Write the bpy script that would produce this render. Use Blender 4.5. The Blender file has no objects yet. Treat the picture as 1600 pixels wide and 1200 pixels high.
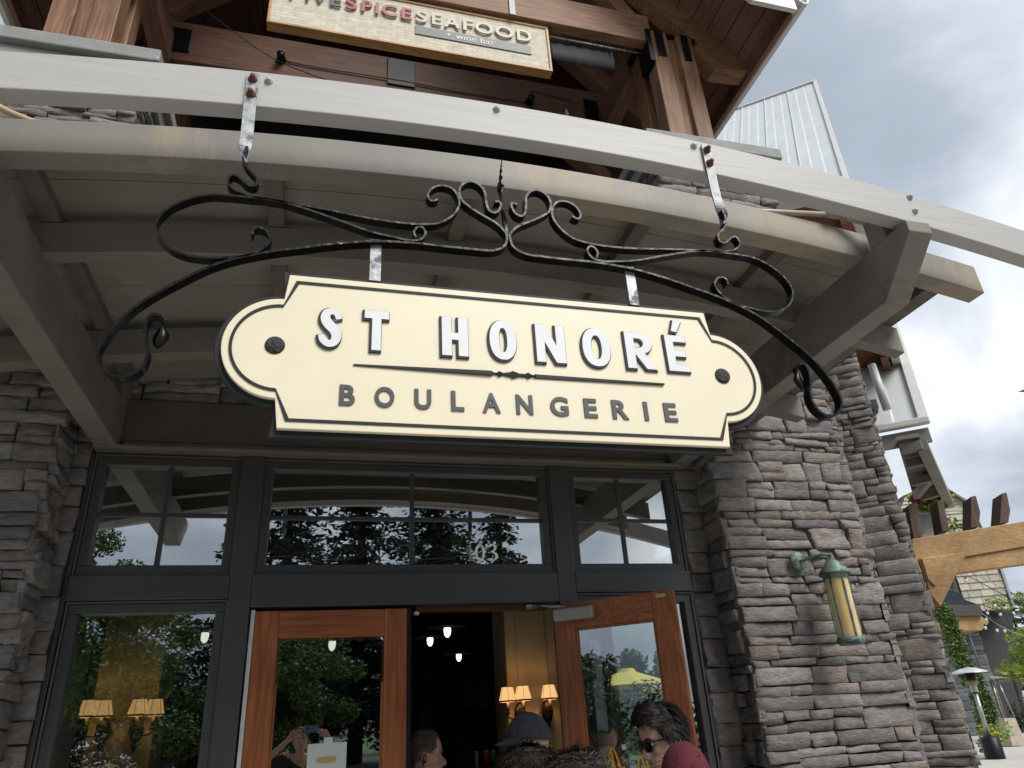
import bpy, bmesh, math, random
from mathutils import Vector, Matrix, noise
R = math.radians
SC = bpy.context.scene
C = SC.collection
# ------------------------------------------------------------------ camera, world, sun, exposure
YAW, PITCH, ROLL, FPX = 0.2796007, 0.4498892, -0.0635190, 1120.0
EYE = Vector((0, 0, 1.6))
def cam_axes():
    ca, sa, cb, sb, cc, sc = math.cos(YAW), math.sin(YAW), math.cos(PITCH), math.sin(PITCH), math.cos(ROLL), math.sin(ROLL)
    fwd = Vector((sa*cb, ca*cb, sb)); right = Vector((ca, -sa, 0)); up = right.cross(fwd)
    return right*cc + up*sc, -right*sc + up*cc, fwd
RT, UP, FW = cam_axes()
cam_d = bpy.data.cameras.new('camera'); cam = bpy.data.objects.new('camera', cam_d); C.objects.link(cam)
cam_d.sensor_width = 36; cam_d.lens = FPX/1600*36; cam_d.clip_start = .02; cam_d.clip_end = 2000
M = Matrix((RT, UP, -FW)).transposed().to_4x4(); M.translation = EYE
cam.matrix_world = M; SC.camera = cam
SC.view_settings.view_transform = 'Standard'; SC.view_settings.look = 'None'
SC.view_settings.gamma = 1; SC.view_settings.use_curve_mapping = False
SC.view_settings.exposure = 1.45
SUN_DIR = Vector((0.34, -0.66, 0.80)).normalized()
SKX, SKY_ = 10.62, 6.74
def setup_world():
    w = bpy.data.worlds.new('World'); SC.world = w; w.use_nodes = True
    nt = w.node_tree; n = nt.nodes; l = nt.links; n.clear()
    out = n.new('ShaderNodeOutputWorld')
    sky = n.new('ShaderNodeTexSky'); sky.sky_type = 'NISHITA'; sky.sun_disc = False
    sky.sun_elevation = math.asin(SUN_DIR.z); sky.sun_rotation = math.atan2(SUN_DIR.x, SUN_DIR.y)
    b1 = n.new('ShaderNodeBackground'); b1.inputs[1].default_value = 0.12; l.new(sky.outputs[0], b1.inputs[0])
    tc = n.new('ShaderNodeTexCoord'); sep = n.new('ShaderNodeSeparateXYZ'); l.new(tc.outputs['Generated'], sep.inputs[0])
    a = n.new('ShaderNodeMath'); a.operation = 'ADD'; a.inputs[1].default_value = .42; l.new(sep.outputs[2], a.inputs[0])
    m = n.new('ShaderNodeMath'); m.operation = 'MAXIMUM'; m.inputs[1].default_value = .05; l.new(a.outputs[0], m.inputs[0])
    dx = n.new('ShaderNodeMath'); dx.operation = 'DIVIDE'; l.new(sep.outputs[0], dx.inputs[0]); l.new(m.outputs[0], dx.inputs[1])
    dy = n.new('ShaderNodeMath'); dy.operation = 'DIVIDE'; l.new(sep.outputs[1], dy.inputs[0]); l.new(m.outputs[0], dy.inputs[1])
    cb = n.new('ShaderNodeCombineXYZ'); l.new(dx.outputs[0], cb.inputs[0]); l.new(dy.outputs[0], cb.inputs[1])
    n1 = n.new('ShaderNodeTexNoise'); n1.inputs['Scale'].default_value = 1.7; n1.inputs['Detail'].default_value = 8; n1.inputs['Roughness'].default_value = .5
    n1.inputs['Distortion'].default_value = .35
    mpw = n.new('ShaderNodeMapping'); mpw.inputs['Location'].default_value = (SKX, SKY_, 0); l.new(cb.outputs[0], mpw.inputs[0]); l.new(mpw.outputs[0], n1.inputs['Vector'])
    # thickness of the cloud deck: bright thin edges, blue-grey thick middles
    cr = n.new('ShaderNodeValToRGB'); e = cr.color_ramp.elements
    e[0].position = .34; e[0].color = (.72, .73, .745, 1); e[1].position = .66; e[1].color = (.235, .27, .325, 1)
    x = e.new(.43); x.color = (.47, .505, .56, 1); x = e.new(.53); x.color = (.305, .345, .41, 1)
    l.new(n1.outputs[0], cr.inputs[0])
    b2 = n.new('ShaderNodeBackground'); b2.inputs[1].default_value = 0.60; l.new(cr.outputs[0], b2.inputs[0])
    cov = n.new('ShaderNodeValToRGB'); e = cov.color_ramp.elements; e[0].position = .27; e[0].color = (0, 0, 0, 1); e[1].position = .36; e[1].color = (1, 1, 1, 1)
    l.new(n1.outputs[0], cov.inputs[0])
    mx = n.new('ShaderNodeMixShader'); l.new(cov.outputs[0], mx.inputs[0]); l.new(b1.outputs[0], mx.inputs[1]); l.new(b2.outputs[0], mx.inputs[2])
    l.new(mx.outputs[0], out.inputs[0])
setup_world()
sd = bpy.data.lights.new('sun', 'SUN'); sd.energy = 1.5; sd.angle = R(30); sd.color = (1, .97, .915)
so = bpy.data.objects.new('sun', sd); C.objects.link(so); so.rotation_euler = SUN_DIR.to_track_quat('Z', 'Y').to_euler()

# ------------------------------------------------------------------ helpers
def ray(px, py): return RT*((px-800)/FPX) - UP*((py-600)/FPX) + FW
def PY(px, py, y): d = ray(px, py); return EYE + d*(y/d.y)
def PZ(px, py, z): d = ray(px, py); return EYE + d*((z-1.6)/d.z)
def PX(px, py, x): d = ray(px, py); return EYE + d*(x/d.x)
def PP(px, py, p0, n): d = ray(px, py); n = Vector(n); return EYE + d*((Vector(p0)-EYE).dot(n)/d.dot(n))
ORG = {}
def thing(name, label, cat, loc, group=None):
    o = bpy.data.objects.new(name, None); C.objects.link(o); o.location = loc; o.empty_display_size = .1
    o['label'] = label; o['category'] = cat
    if group: o['group'] = group
    ORG[o.name] = Vector(loc); return o
def relabel(o, label, group=None):
    o['label'] = label
    if group: o['group'] = group
class G:
    """collects geometry for ONE mesh object"""
    def __init__(s): s.v = []; s.f = []; s.sm = []
    def add(s, vs, fs, smooth=False):
        b = len(s.v); s.v += [Vector(v) for v in vs]
        for f in fs: s.f.append([b+i for i in f]); s.sm.append(smooth)
    def box(s, x0, x1, y0, y1, z0, z1):
        s.add([(x0,y0,z0),(x1,y0,z0),(x1,y1,z0),(x0,y1,z0),(x0,y0,z1),(x1,y0,z1),(x1,y1,z1),(x0,y1,z1)],
              [(0,3,2,1),(4,5,6,7),(0,1,5,4),(1,2,6,5),(2,3,7,6),(3,0,4,7)])
    def obox(s, o, u, v, w):  # oriented box from a corner
        o, u, v, w = Vector(o), Vector(u), Vector(v), Vector(w)
        if u.cross(v).dot(w) < 0: u, v = v, u
        s.add([o, o+u, o+u+v, o+v, o+w, o+u+w, o+u+v+w, o+v+w], [(0,3,2,1),(4,5,6,7),(0,1,5,4),(1,2,6,5),(2,3,7,6),(3,0,4,7)])
    def bar(s, a, b, wd, ht, up=(0,0,1)):
        a, b = Vector(a), Vector(b); d = (b-a).normalized(); r = d.cross(Vector(up)).normalized(); u = r.cross(d)
        s.obox(a - r*wd/2 - u*ht/2, r*wd, u*ht, b-a)
    def prism(s, pts, ext):  # polygon + extrusion vector
        pts = [Vector(p) for p in pts]; ext = Vector(ext); n = len(pts)
        nrm = Vector((0,0,0))
        for i in range(n): nrm += pts[i].cross(pts[(i+1) % n])
        if nrm.dot(ext) > 0: pts = pts[::-1]
        s.add(pts + [p+ext for p in pts], [tuple(range(n)), tuple(range(2*n-1, n-1, -1))] + [(i, i+n, (i+1) % n + n, (i+1) % n) for i in range(n)])
    def tube(s, path, rad, seg=8, cap=True):
        path = [Vector(p) for p in path]; n = len(path); rings = []
        rr = rad if isinstance(rad, (list, tuple)) else [rad]*n
        t0 = (path[1]-path[0]).normalized(); ref = Vector((0,0,1)) if abs(t0.z) < .9 else Vector((1,0,0)); a = t0.cross(ref).normalized()
        for i in range(n):
            t = (path[min(i+1, n-1)] - path[max(i-1, 0)]).normalized()
            a = (a - t*a.dot(t)).normalized(); b = t.cross(a)
            rings += [path[i] + (a*math.cos(2*math.pi*k/seg) + b*math.sin(2*math.pi*k/seg))*rr[i] for k in range(seg)]
        fs = [(i*seg+k, i*seg+(k+1) % seg, (i+1)*seg+(k+1) % seg, (i+1)*seg+k) for i in range(n-1) for k in range(seg)]
        if cap: fs += [tuple(range(seg-1, -1, -1)), tuple(range((n-1)*seg, n*seg))]
        s.add(rings, fs, True)
    def lathe(s, c, prof, seg=24, axis=(0,0,1), cap=False):  # prof: (radius, height)
        c = Vector(c); ax = Vector(axis).normalized(); ref = Vector((1,0,0)) if abs(ax.x) < .9 else Vector((0,1,0))
        a = ax.cross(ref).normalized(); b = ax.cross(a); vs = []
        for r, h in prof: vs += [c + ax*h + (a*math.cos(2*math.pi*k/seg) + b*math.sin(2*math.pi*k/seg))*max(r, 1e-4) for k in range(seg)]
        n = len(prof)
        fs = [(i*seg+k, i*seg+(k+1) % seg, (i+1)*seg+(k+1) % seg, (i+1)*seg+k) for i in range(n-1) for k in range(seg)]
        if cap: fs += [tuple(range(seg-1, -1, -1)), tuple(range((n-1)*seg, n*seg))]
        s.add(vs, fs, True)
    def ball(s, c, r, seg=12, sc=(1,1,1)):
        c = Vector(c); vs = []; fs = []; rn = seg//2
        for i in range(rn+1):
            th = math.pi*i/rn
            for k in range(seg): ph = 2*math.pi*k/seg; vs.append(c + Vector((r*sc[0]*math.sin(th)*math.cos(ph), r*sc[1]*math.sin(th)*math.sin(ph), r*sc[2]*math.cos(th))))
        for i in range(rn):
            for k in range(seg): fs.append((i*seg+k, (i+1)*seg+k, (i+1)*seg+(k+1) % seg, i*seg+(k+1) % seg))
        s.add(vs, fs, True)
    def build(s, name, mat, parent=None, bevel=0, kind=None, label=None, cat=None, group=None, fixn=False, seg=2):
        me = bpy.data.meshes.new(name); off = Vector((0,0,0)); p = parent
        if parent is not None: off = ORG[parent.name]
        me.from_pydata([tuple(v-off) for v in s.v], [], s.f); me.update()
        for i, p_ in enumerate(me.polygons): p_.use_smooth = s.sm[i]
        if fixn:
            bm = bmesh.new(); bm.from_mesh(me); bmesh.ops.recalc_face_normals(bm, faces=bm.faces); bm.to_mesh(me); bm.free()
        me.materials.append(mat); o = bpy.data.objects.new(name, me); C.objects.link(o)
        if parent is not None: o.parent = parent; ORG[o.name] = off
        else: ORG[o.name] = Vector((0,0,0))
        if bevel:
            b = o.modifiers.new('bevel', 'BEVEL'); b.width = bevel; b.segments = seg; b.limit_method = 'ANGLE'; b.angle_limit = R(40)
        if kind: o['kind'] = kind
        if label: o['label'] = label
        if cat: o['category'] = cat
        if group: o['group'] = group
        return o
def kids(o): return [c for c in bpy.data.objects if c.parent == o]
def copy_tree(o, loc=None, parent=None):
    c = o.copy(); C.objects.link(c)
    if loc is not None: c.location = loc
    if parent is not None: c.parent = parent
    for ch in kids(o):
        if ch != c: copy_tree(ch, None, c)
    return c
def catmull(p, n=8):
    out = []
    for i in range(len(p)-1):
        p0 = p[max(i-1, 0)]; p1 = p[i]; p2 = p[i+1]; p3 = p[min(i+2, len(p)-1)]
        for k in range(n):
            t = k/n
            out.append(((2*p1) + (p2-p0)*t + (2*p0-5*p1+4*p2-p3)*t*t + (3*p1-p0-3*p2+p3)*t**3)*.5)
    return out + [p[-1]]

# ------------------------------------------------------------------ materials
MATS = {}
def mat(name, col, rough=.6, metal=0, noise_amt=.15, scale=6, bump=.0, bscale=40, stretch=None, col2=None, emis=None, spec=.5, detail=6, wear=None, island=0):
    if name in MATS: return MATS[name]
    m = bpy.data.materials.new(name); m.use_nodes = True; nt = m.node_tree; n = nt.nodes; l = nt.links
    b = n['Principled BSDF']; b.inputs['Roughness'].default_value = rough; b.inputs['Metallic'].default_value = metal
    b.inputs['Specular IOR Level'].default_value = spec
    tc = n.new('ShaderNodeTexCoord'); mp = n.new('ShaderNodeMapping'); l.new(tc.outputs['Object'], mp.inputs[0])
    if stretch: mp.inputs['Scale'].default_value = stretch
    nz = n.new('ShaderNodeTexNoise'); nz.inputs['Scale'].default_value = scale; nz.inputs['Detail'].default_value = detail; nz.inputs['Roughness'].default_value = .6
    l.new(mp.outputs[0], nz.inputs['Vector'])
    c2 = col2 or tuple(max(0, c*(1-noise_amt*2)) for c in col)
    cr = n.new('ShaderNodeValToRGB'); e = cr.color_ramp.elements
    e[0].position = .3; e[0].color = (*c2, 1); e[1].position = .68; e[1].color = (*col, 1); l.new(nz.outputs[0], cr.inputs[0])
    res = cr.outputs[0]
    if wear:
        wc, ws, wp = wear; n2 = n.new('ShaderNodeTexNoise'); n2.inputs['Scale'].default_value = ws; n2.inputs['Detail'].default_value = 8; n2.inputs['Roughness'].default_value = .7
        l.new(mp.outputs[0], n2.inputs['Vector'])
        c3 = n.new('ShaderNodeValToRGB'); c3.color_ramp.elements[0].position = wp; c3.color_ramp.elements[1].position = wp+.07; l.new(n2.outputs[0], c3.inputs[0])
        mx = n.new('ShaderNodeMixRGB'); mx.inputs[2].default_value = (*wc, 1); l.new(c3.outputs[0], mx.inputs[0]); l.new(res, mx.inputs[1]); res = mx.outputs[0]
    if island:
        gi = n.new('ShaderNodeNewGeometry'); hs = n.new('ShaderNodeHueSaturation'); l.new(res, hs.inputs['Color'])
        mr = n.new('ShaderNodeMapRange'); mr.inputs[3].default_value = 1-island; mr.inputs[4].default_value = 1+island; l.new(gi.outputs['Random Per Island'], mr.inputs[0])
        l.new(mr.outputs[0], hs.inputs['Value']); res = hs.outputs[0]
    l.new(res, b.inputs['Base Color'])
    if bump:
        nb = n.new('ShaderNodeTexNoise'); nb.inputs['Scale'].default_value = bscale; nb.inputs['Detail'].default_value = 8; l.new(mp.outputs[0], nb.inputs['Vector'])
        bp = n.new('ShaderNodeBump'); bp.inputs['Strength'].default_value = bump; bp.inputs['Distance'].default_value = .01; l.new(nb.outputs[0], bp.inputs['Height']); l.new(bp.outputs[0], b.inputs['Normal'])
    if emis: b.inputs['Emission Color'].default_value = (*emis[0], 1); b.inputs['Emission Strength'].default_value = emis[1]
    MATS[name] = m; return m
def wood(name, col, dark, axis='X', scale=1.0, rough=.6):
    if name in MATS: return MATS[name]
    m = bpy.data.materials.new(name); m.use_nodes = True; nt = m.node_tree; n = nt.nodes; l = nt.links
    b = n['Principled BSDF']; b.inputs['Roughness'].default_value = rough; b.inputs['Specular IOR Level'].default_value = .3
    tc = n.new('ShaderNodeTexCoord'); mp = n.new('ShaderNodeMapping'); l.new(tc.outputs['Object'], mp.inputs[0])
    s = {'X': (.6, 9, 9), 'Y': (9, .6, 9), 'Z': (9, 9, .6)}[axis]; mp.inputs['Scale'].default_value = tuple(k*scale for k in s)
    nz = n.new('ShaderNodeTexNoise'); nz.inputs['Scale'].default_value = 1.3; nz.inputs['Detail'].default_value = 3; nz.inputs['Distortion'].default_value = 1.0; l.new(mp.outputs[0], nz.inputs['Vector'])
    mu = n.new('ShaderNodeMath'); mu.operation = 'MULTIPLY'; mu.inputs[1].default_value = 14; l.new(nz.outputs[0], mu.inputs[0])
    fr = n.new('ShaderNodeMath'); fr.operation = 'PINGPONG'; fr.inputs[1].default_value = 1; l.new(mu.outputs[0], fr.inputs[0])
    n2 = n.new('ShaderNodeTexNoise'); n2.inputs['Scale'].default_value = 6; n2.inputs['Detail'].default_value = 6; l.new(mp.outputs[0], n2.inputs['Vector'])
    ad = n.new('ShaderNodeMath'); ad.operation = 'MULTIPLY_ADD'; ad.inputs[1].default_value = .45; l.new(fr.outputs[0], ad.inputs[0]); l.new(n2.outputs[0], ad.inputs[2])
    cr = n.new('ShaderNodeValToRGB'); e = cr.color_ramp.elements; e[0].position = .35; e[0].color = (*col, 1); e[1].position = .95; e[1].color = (*dark, 1)
    l.new(ad.outputs[0], cr.inputs[0])
    n3 = n.new('ShaderNodeTexNoise'); n3.inputs['Scale'].default_value = 1.7; l.new(tc.outputs['Object'], n3.inputs['Vector'])
    hs = n.new('ShaderNodeHueSaturation'); mr = n.new('ShaderNodeMapRange'); mr.inputs[1].default_value = .3; mr.inputs[2].default_value = .7; mr.inputs[3].default_value = .75; mr.inputs[4].default_value = 1.2
    l.new(n3.outputs[0], mr.inputs[0]); l.new(mr.outputs[0], hs.inputs['Value']); l.new(cr.outputs[0], hs.inputs['Color']); l.new(hs.outputs[0], b.inputs['Base Color'])
    bp = n.new('ShaderNodeBump'); bp.inputs['Strength'].default_value = .25; bp.inputs['Distance'].default_value = .004; l.new(ad.outputs[0], bp.inputs['Height']); l.new(bp.outputs[0], b.inputs['Normal'])
    MATS[name] = m; return m
def glass(name, refl=.3, tint=(.75, .8, .76), rough=0.0, wav=0.0):
    if name in MATS: return MATS[name]
    m = bpy.data.materials.new(name); m.use_nodes = True; nt = m.node_tree; n = nt.nodes; l = nt.links; n.clear()
    out = n.new('ShaderNodeOutputMaterial'); t = n.new('ShaderNodeBsdfTransparent'); t.inputs[0].default_value = (*tint, 1)
    g = n.new('ShaderNodeBsdfGlossy'); g.inputs['Roughness'].default_value = rough; g.inputs[0].default_value = (.95, .97, 1, 1)
    fr = n.new('ShaderNodeFresnel'); fr.inputs[0].default_value = 1.5
    ad = n.new('ShaderNodeMath'); ad.operation = 'MULTIPLY_ADD'; ad.inputs[1].default_value = 1.3; ad.inputs[2].default_value = refl-.05; ad.use_clamp = True
    l.new(fr.outputs[0], ad.inputs[0])
    if wav:
        tc = n.new('ShaderNodeTexCoord'); nz = n.new('ShaderNodeTexNoise'); nz.inputs['Scale'].default_value = 2.2; nz.inputs['Detail'].default_value = 1; l.new(tc.outputs['Object'], nz.inputs['Vector'])
        bp = n.new('ShaderNodeBump'); bp.inputs['Strength'].default_value = wav; bp.inputs['Distance'].default_value = .01; l.new(nz.outputs[0], bp.inputs['Height']); l.new(bp.outputs[0], g.inputs['Normal'])
    mx = n.new('ShaderNodeMixShader'); l.new(ad.outputs[0], mx.inputs[0]); l.new(t.outputs[0], mx.inputs[1]); l.new(g.outputs[0], mx.inputs[2]); l.new(mx.outputs[0], out.inputs[0])
    MATS[name] = m; return m
def stone_mat(name='ledge stone', base=(.192, .177, .168), b2=(.262, .245, .232), b3=(.135, .125, .120)):
    if name in MATS: return MATS[name]
    m = bpy.data.materials.new(name); m.use_nodes = True; nt = m.node_tree; n = nt.nodes; l = nt.links
    b = n['Principled BSDF']; b.inputs['Roughness'].default_value = .85; b.inputs['Specular IOR Level'].default_value = .25
    gi = n.new('ShaderNodeNewGeometry'); cr = n.new('ShaderNodeValToRGB'); cr.color_ramp.interpolation = 'LINEAR'; e = cr.color_ramp.elements
    e[0].position = 0; e[0].color = (*b3, 1); e[1].position = 1; e[1].color = (*base, 1)
    for p, c in ((.18, base), (.36, b2), (.5, (base[0]*1.12, base[1]*.98, base[2]*.9)), (.62, b2), (.74, (base[0]*.8, base[1]*.8, base[2]*.86)), (.90, (.215, .183, .158)), (.93, base)):
        x = e.new(p); x.color = (*c, 1)
    l.new(gi.outputs['Random Per Island'], cr.inputs[0])
    tc = n.new('ShaderNodeTexCoord'); mp = n.new('ShaderNodeMapping'); mp.inputs['Scale'].default_value = (1, 1, 2.6); l.new(tc.outputs['Object'], mp.inputs[0])
    nz = n.new('ShaderNodeTexNoise'); nz.inputs['Scale'].default_value = 14; nz.inputs['Detail'].default_value = 9; nz.inputs['Roughness'].default_value = .68; l.new(mp.outputs[0], nz.inputs['Vector'])
    mr = n.new('ShaderNodeMapRange'); mr.inputs[1].default_value = .28; mr.inputs[2].default_value = .72; mr.inputs[3].default_value = .60; mr.inputs[4].default_value = 1.34; l.new(nz.outputs[0], mr.inputs[0])
    hs = n.new('ShaderNodeHueSaturation'); l.new(cr.outputs[0], hs.inputs['Color']); l.new(mr.outputs[0], hs.inputs['Value']); l.new(hs.outputs[0], b.inputs['Base Color'])
    n2 = n.new('ShaderNodeTexNoise'); n2.inputs['Scale'].default_value = 26; n2.inputs['Detail'].default_value = 10; n2.inputs['Roughness'].default_value = .65; l.new(mp.outputs[0], n2.inputs['Vector'])
    bp = n.new('ShaderNodeBump'); bp.inputs['Strength'].default_value = 1.0; bp.inputs['Distance'].default_value = .018; l.new(n2.outputs[0], bp.inputs['Height']); l.new(bp.outputs[0], b.inputs['Normal'])
    MATS[name] = m; return m
STONE = stone_mat()
GREIGE = mat('greige paint', (.185, .165, .143), .55, noise_amt=.14, scale=3.5, bump=.12, bscale=25, wear=((.12, .105, .09), 2.3, .58), stretch=(.35, 1, 1))
GREIGE_L = mat('weathered fascia paint', (.215, .20, .175), .55, noise_amt=.1, scale=2.2, col2=(.16, .152, .139), bump=.12, bscale=25, wear=((.27, .225, .165), 1.3, .50), stretch=(.8, 1, .25))
PALE = mat('pale grey paint', (.385, .376, .366), .55, noise_amt=.05, scale=3, stretch=(.18, 3, 3), bump=.2, bscale=11, wear=((.30, .29, .28), 9, .66))
PANEL = mat('canopy panel', (.235, .212, .182), .6, noise_amt=.16, scale=1.6, wear=((.17, .15, .125), 1.1, .55))
FRAME = mat('charcoal paint', (.042, .0415, .0425), .42, noise_amt=.08, scale=4, bump=.04)
FRAME_HI = mat('charcoal bead', (.075, .075, .08), .35, noise_amt=.05)
TRIM = mat('bronze trim', (.085, .073, .060), .5, noise_amt=.12, scale=8)
HEADER = mat('brown header paint', (.085, .073, .062), .6, noise_amt=.14, scale=5, bump=.2, bscale=30, wear=((.12, .104, .09), 4, .62))
DOORW_Z = wood('door wood upright', (.33, .112, .042), (.20, .062, .022), 'Z', .8, .4)
DOORW_X = wood('door wood rail', (.34, .118, .045), (.21, .066, .023), 'X', .8, .4)
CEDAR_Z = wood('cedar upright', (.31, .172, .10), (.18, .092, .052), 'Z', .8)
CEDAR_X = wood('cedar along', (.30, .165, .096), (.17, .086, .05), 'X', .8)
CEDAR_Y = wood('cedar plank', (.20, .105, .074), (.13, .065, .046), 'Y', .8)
STEEL = mat('black steel', (.012, .013, .016), .4, .6, noise_amt=.2)
IRON = mat('wrought iron', (.017, .017, .018), .30, .75, noise_amt=.25, scale=30, bump=.35, bscale=35, wear=((.20, .20, .20), 16, .66))  # worn flecks, their grey lightened to suggest light glinting on the iron
GALV = mat('galvanised steel', (.33, .345, .36), .45, .5, noise_amt=.2, scale=30, wear=((.055, .055, .06), 9, .52), bump=.2)
RUST = mat('rusty bolt', (.14, .048, .025), .75, .1, noise_amt=.25, scale=60)
CREAM = mat('cream sign paint', (.71, .64, .475), .45, noise_amt=.025, scale=6, wear=((.58, .50, .35), 34, .735))
SBLACK = mat('sign black', (.018, .020, .023), .55, spec=.25, noise_amt=.15, scale=10)
WHITE = mat('white letter paint', (.66, .67, .69), .5, noise_amt=.04, scale=12)
PITTED = mat('pitted medallion', (.035, .033, .031), .7, .1, noise_amt=.3, scale=70, bump=1, bscale=90)
GREY_L = mat('grey letter paint', (.045, .05, .054), .5, noise_amt=.15, scale=30)
GLASS = glass('window glass', .30)
GLASS_T = glass('transom glass', .42, (.7, .74, .68))
GLASS_D = glass('door glass', .30, wav=.012)
METALROOF = mat('white metal roofing', (.55, .575, .58), .38, .1, noise_amt=.07, scale=1.3, stretch=(1, 1, .12))
WHITEP = mat('white gutter paint', (.55, .545, .52), .45, noise_amt=.06)
CAPST = mat('concrete cap', (.27, .275, .265), .75, noise_amt=.14, scale=5, bump=.25, bscale=40, wear=((.36, .37, .37), 4, .63))
BEIGE = mat('interior beige', (.55, .50, .36), .8, noise_amt=.04)
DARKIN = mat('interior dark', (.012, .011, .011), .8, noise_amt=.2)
COPPER = mat('verdigris copper', (.17, .235, .215), .6, .35, noise_amt=.2, scale=14, wear=((.055, .06, .055), 12, .50), bump=.2)
AMBER = mat('amber art glass', (.60, .47, .25), .3, noise_amt=.1, scale=5, stretch=(4, 4, .5), col2=(.48, .33, .13), wear=((.66, .57, .38), 5, .55))
def stones(g, o, u, n, W, H, seed, hmin=.045, hmax=.145, wmin=.12, wmax=.42, jag=(.02, .02), dep=(.038, .056), res=.032, single=False):
    """dry-laid ledgestone: o corner, u along, n outward; every stone its own island"""
    rn = random.Random(seed); o = Vector(o); u = Vector(u).normalized(); n = Vector(n).normalized(); up = Vector((0,0,1))
    def block(x0, x1, z0, z1):
        gp = .0020; x0 += gp*rn.uniform(.5, 1.6); x1 -= gp*rn.uniform(.5, 1.6); z0 += gp*rn.uniform(.5, 1.5); z1 -= gp*rn.uniform(.5, 1.5)
        if x1-x0 < .02 or z1-z0 < .015: return
        nx = max(4, min(13, int((x1-x0)/res)+2)); nz = max(4, min(8, int((z1-z0)/res*1.3)+2))
        d = rn.uniform(*dep); tx, tz = rn.uniform(-.014, .014), rn.uniform(-.012, .012); so = Vector((rn.uniform(0, 99), rn.uniform(0, 99), rn.uniform(0, 99)))
        sk = [rn.uniform(-.009, .009) for _ in range(4)]; sz = [rn.uniform(-.006, .006) for _ in range(4)]
        rough = rn.choice((.008, .013, .018, .024)); vs = []
        for j in range(nz):
            for i in range(nx):
                a, b = i/(nx-1), j/(nz-1)
                # outer ring sits close to the true edge and is set back
                aa = 0 if i == 0 else 1 if i == nx-1 else (.022 + .956*(i-1)/(nx-3) if nx > 3 else .5)
                bb = 0 if j == 0 else 1 if j == nz-1 else (.055 + .89*(j-1)/(nz-3) if nz > 3 else .5)
                x = x0+(x1-x0)*aa; z = z0+(z1-z0)*bb
                x += (sk[0]*(1-aa)*(1-bb)+sk[1]*aa*(1-bb)+sk[2]*(1-aa)*bb+sk[3]*aa*bb); z += (sz[0]*(1-aa)*(1-bb)+sz[1]*aa*(1-bb)+sz[2]*(1-aa)*bb+sz[3]*aa*bb)
                edge = i in (0, nx-1) or j in (0, nz-1)
                q = Vector((x*9, z*22, d*50))+so
                dd = d + tx*(aa-.5)*2 + tz*(bb-.5)*2 + rough*noise.fractal(q, 1, 2, 4)
                if edge: dd -= .006+.006*rn.random(); x += .003*noise.noise(q*3); z += .004*noise.noise(q*3+so)
                vs.append(o + u*x + up*z + n*max(dd, .008))
        b0 = len(vs); idx = [i for i in range(nx)] + [j*nx+nx-1 for j in range(1, nz)] + [(nz-1)*nx+i for i in range(nx-2, -1, -1)] + [j*nx for j in range(nz-2, 0, -1)]
        for i in idx: p = vs[i]; vs.append(p - n*((p-o).dot(n)) - n*.005)
        fs = [(j*nx+i, j*nx+i+1, (j+1)*nx+i+1, (j+1)*nx+i) for j in range(nz-1) for i in range(nx-1)]
        m = len(idx)
        fl = u.cross(up).dot(n) < 0
        side = [(idx[k], b0+k, b0+(k+1) % m, idx[(k+1) % m]) for k in range(m)]
        if fl: fs = [f[::-1] for f in fs]; side = [f[::-1] for f in side]
        g.add(vs, fs, True); g.sm[-len(fs):] = [True]*len(fs)
        g.add([], [], False); b = len(g.v)-len(vs)
        for f in side: g.f.append([b+i for i in f]); g.sm.append(False)
    z = 0
    while z < H-.02:
        h = rn.uniform(hmin, hmax); h = min(h, H-z)
        if H-z-h < hmin*.6: h = H-z
        xa = -jag[0]*rn.uniform(0, 1); xe = W + jag[1]*rn.uniform(-.3, 1); x = xa
        while x < xe-.01:
            w = rn.uniform(wmin, wmax) if not single else xe-x
            if xe-x-w < wmin*.7: w = xe-x
            if h > .10 and rn.random() < .55 and not single:
                s = h*rn.uniform(.35, .65); block(x, x+w, z, z+s)
                if w > .24 and rn.random() < .5: m = x+w*rn.uniform(.35, .65); block(x, m, z+s, z+h); block(m, x+w, z+s, z+h)
                else: block(x, x+w, z+s, z+h)
            else: block(x, x+w, z, z+h)
            x += w
        z += h
XC = .583
def zarc(x): return -((x-XC)**2)/23.2
def arcbeam(g, x0, x1, y0, y1, zb, zt, N=56):
    vs = []; fs = []
    for i in range(N+1):
        x = x0+(x1-x0)*i/N; z = zarc(x); vs += [(x,y0,zb+z), (x,y1,zb+z), (x,y1,zt+z), (x,y0,zt+z)]
    for i in range(N):
        a = 4*i; b = a+4
        for k in range(4): fs.append((a+k, a+(k+1) % 4, b+(k+1) % 4, b+k))
    fs += [(0,3,2,1), (4*N,4*N+1,4*N+2,4*N+3)]
    g.add(vs, [f[::-1] for f in fs[:-2]]+[f[::-1] for f in fs[-2:]])
# ------------------------------------------------------------------ setting: ground
g = G(); g.box(-260, 260, -260, 260, -.25, -.02)
g.build('ground', mat('far ground', (.09, .11, .05), .95, noise_amt=.25, scale=.3), kind='structure')
g = G(); g.box(-14, 60, -9, 60, -.02, 0.0)
paving = mat('concrete paving', (.46, .44, .40), .85, noise_amt=.1, scale=2.5, bump=.2, bscale=60)
g.build('pavement', paving, kind='structure')
g = G(); g.box(-60, 60, -19, -9.002, -.02, -.012)
g.build('road', mat('asphalt', (.05, .05, .052), .9, noise_amt=.15, scale=20), kind='structure')
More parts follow.
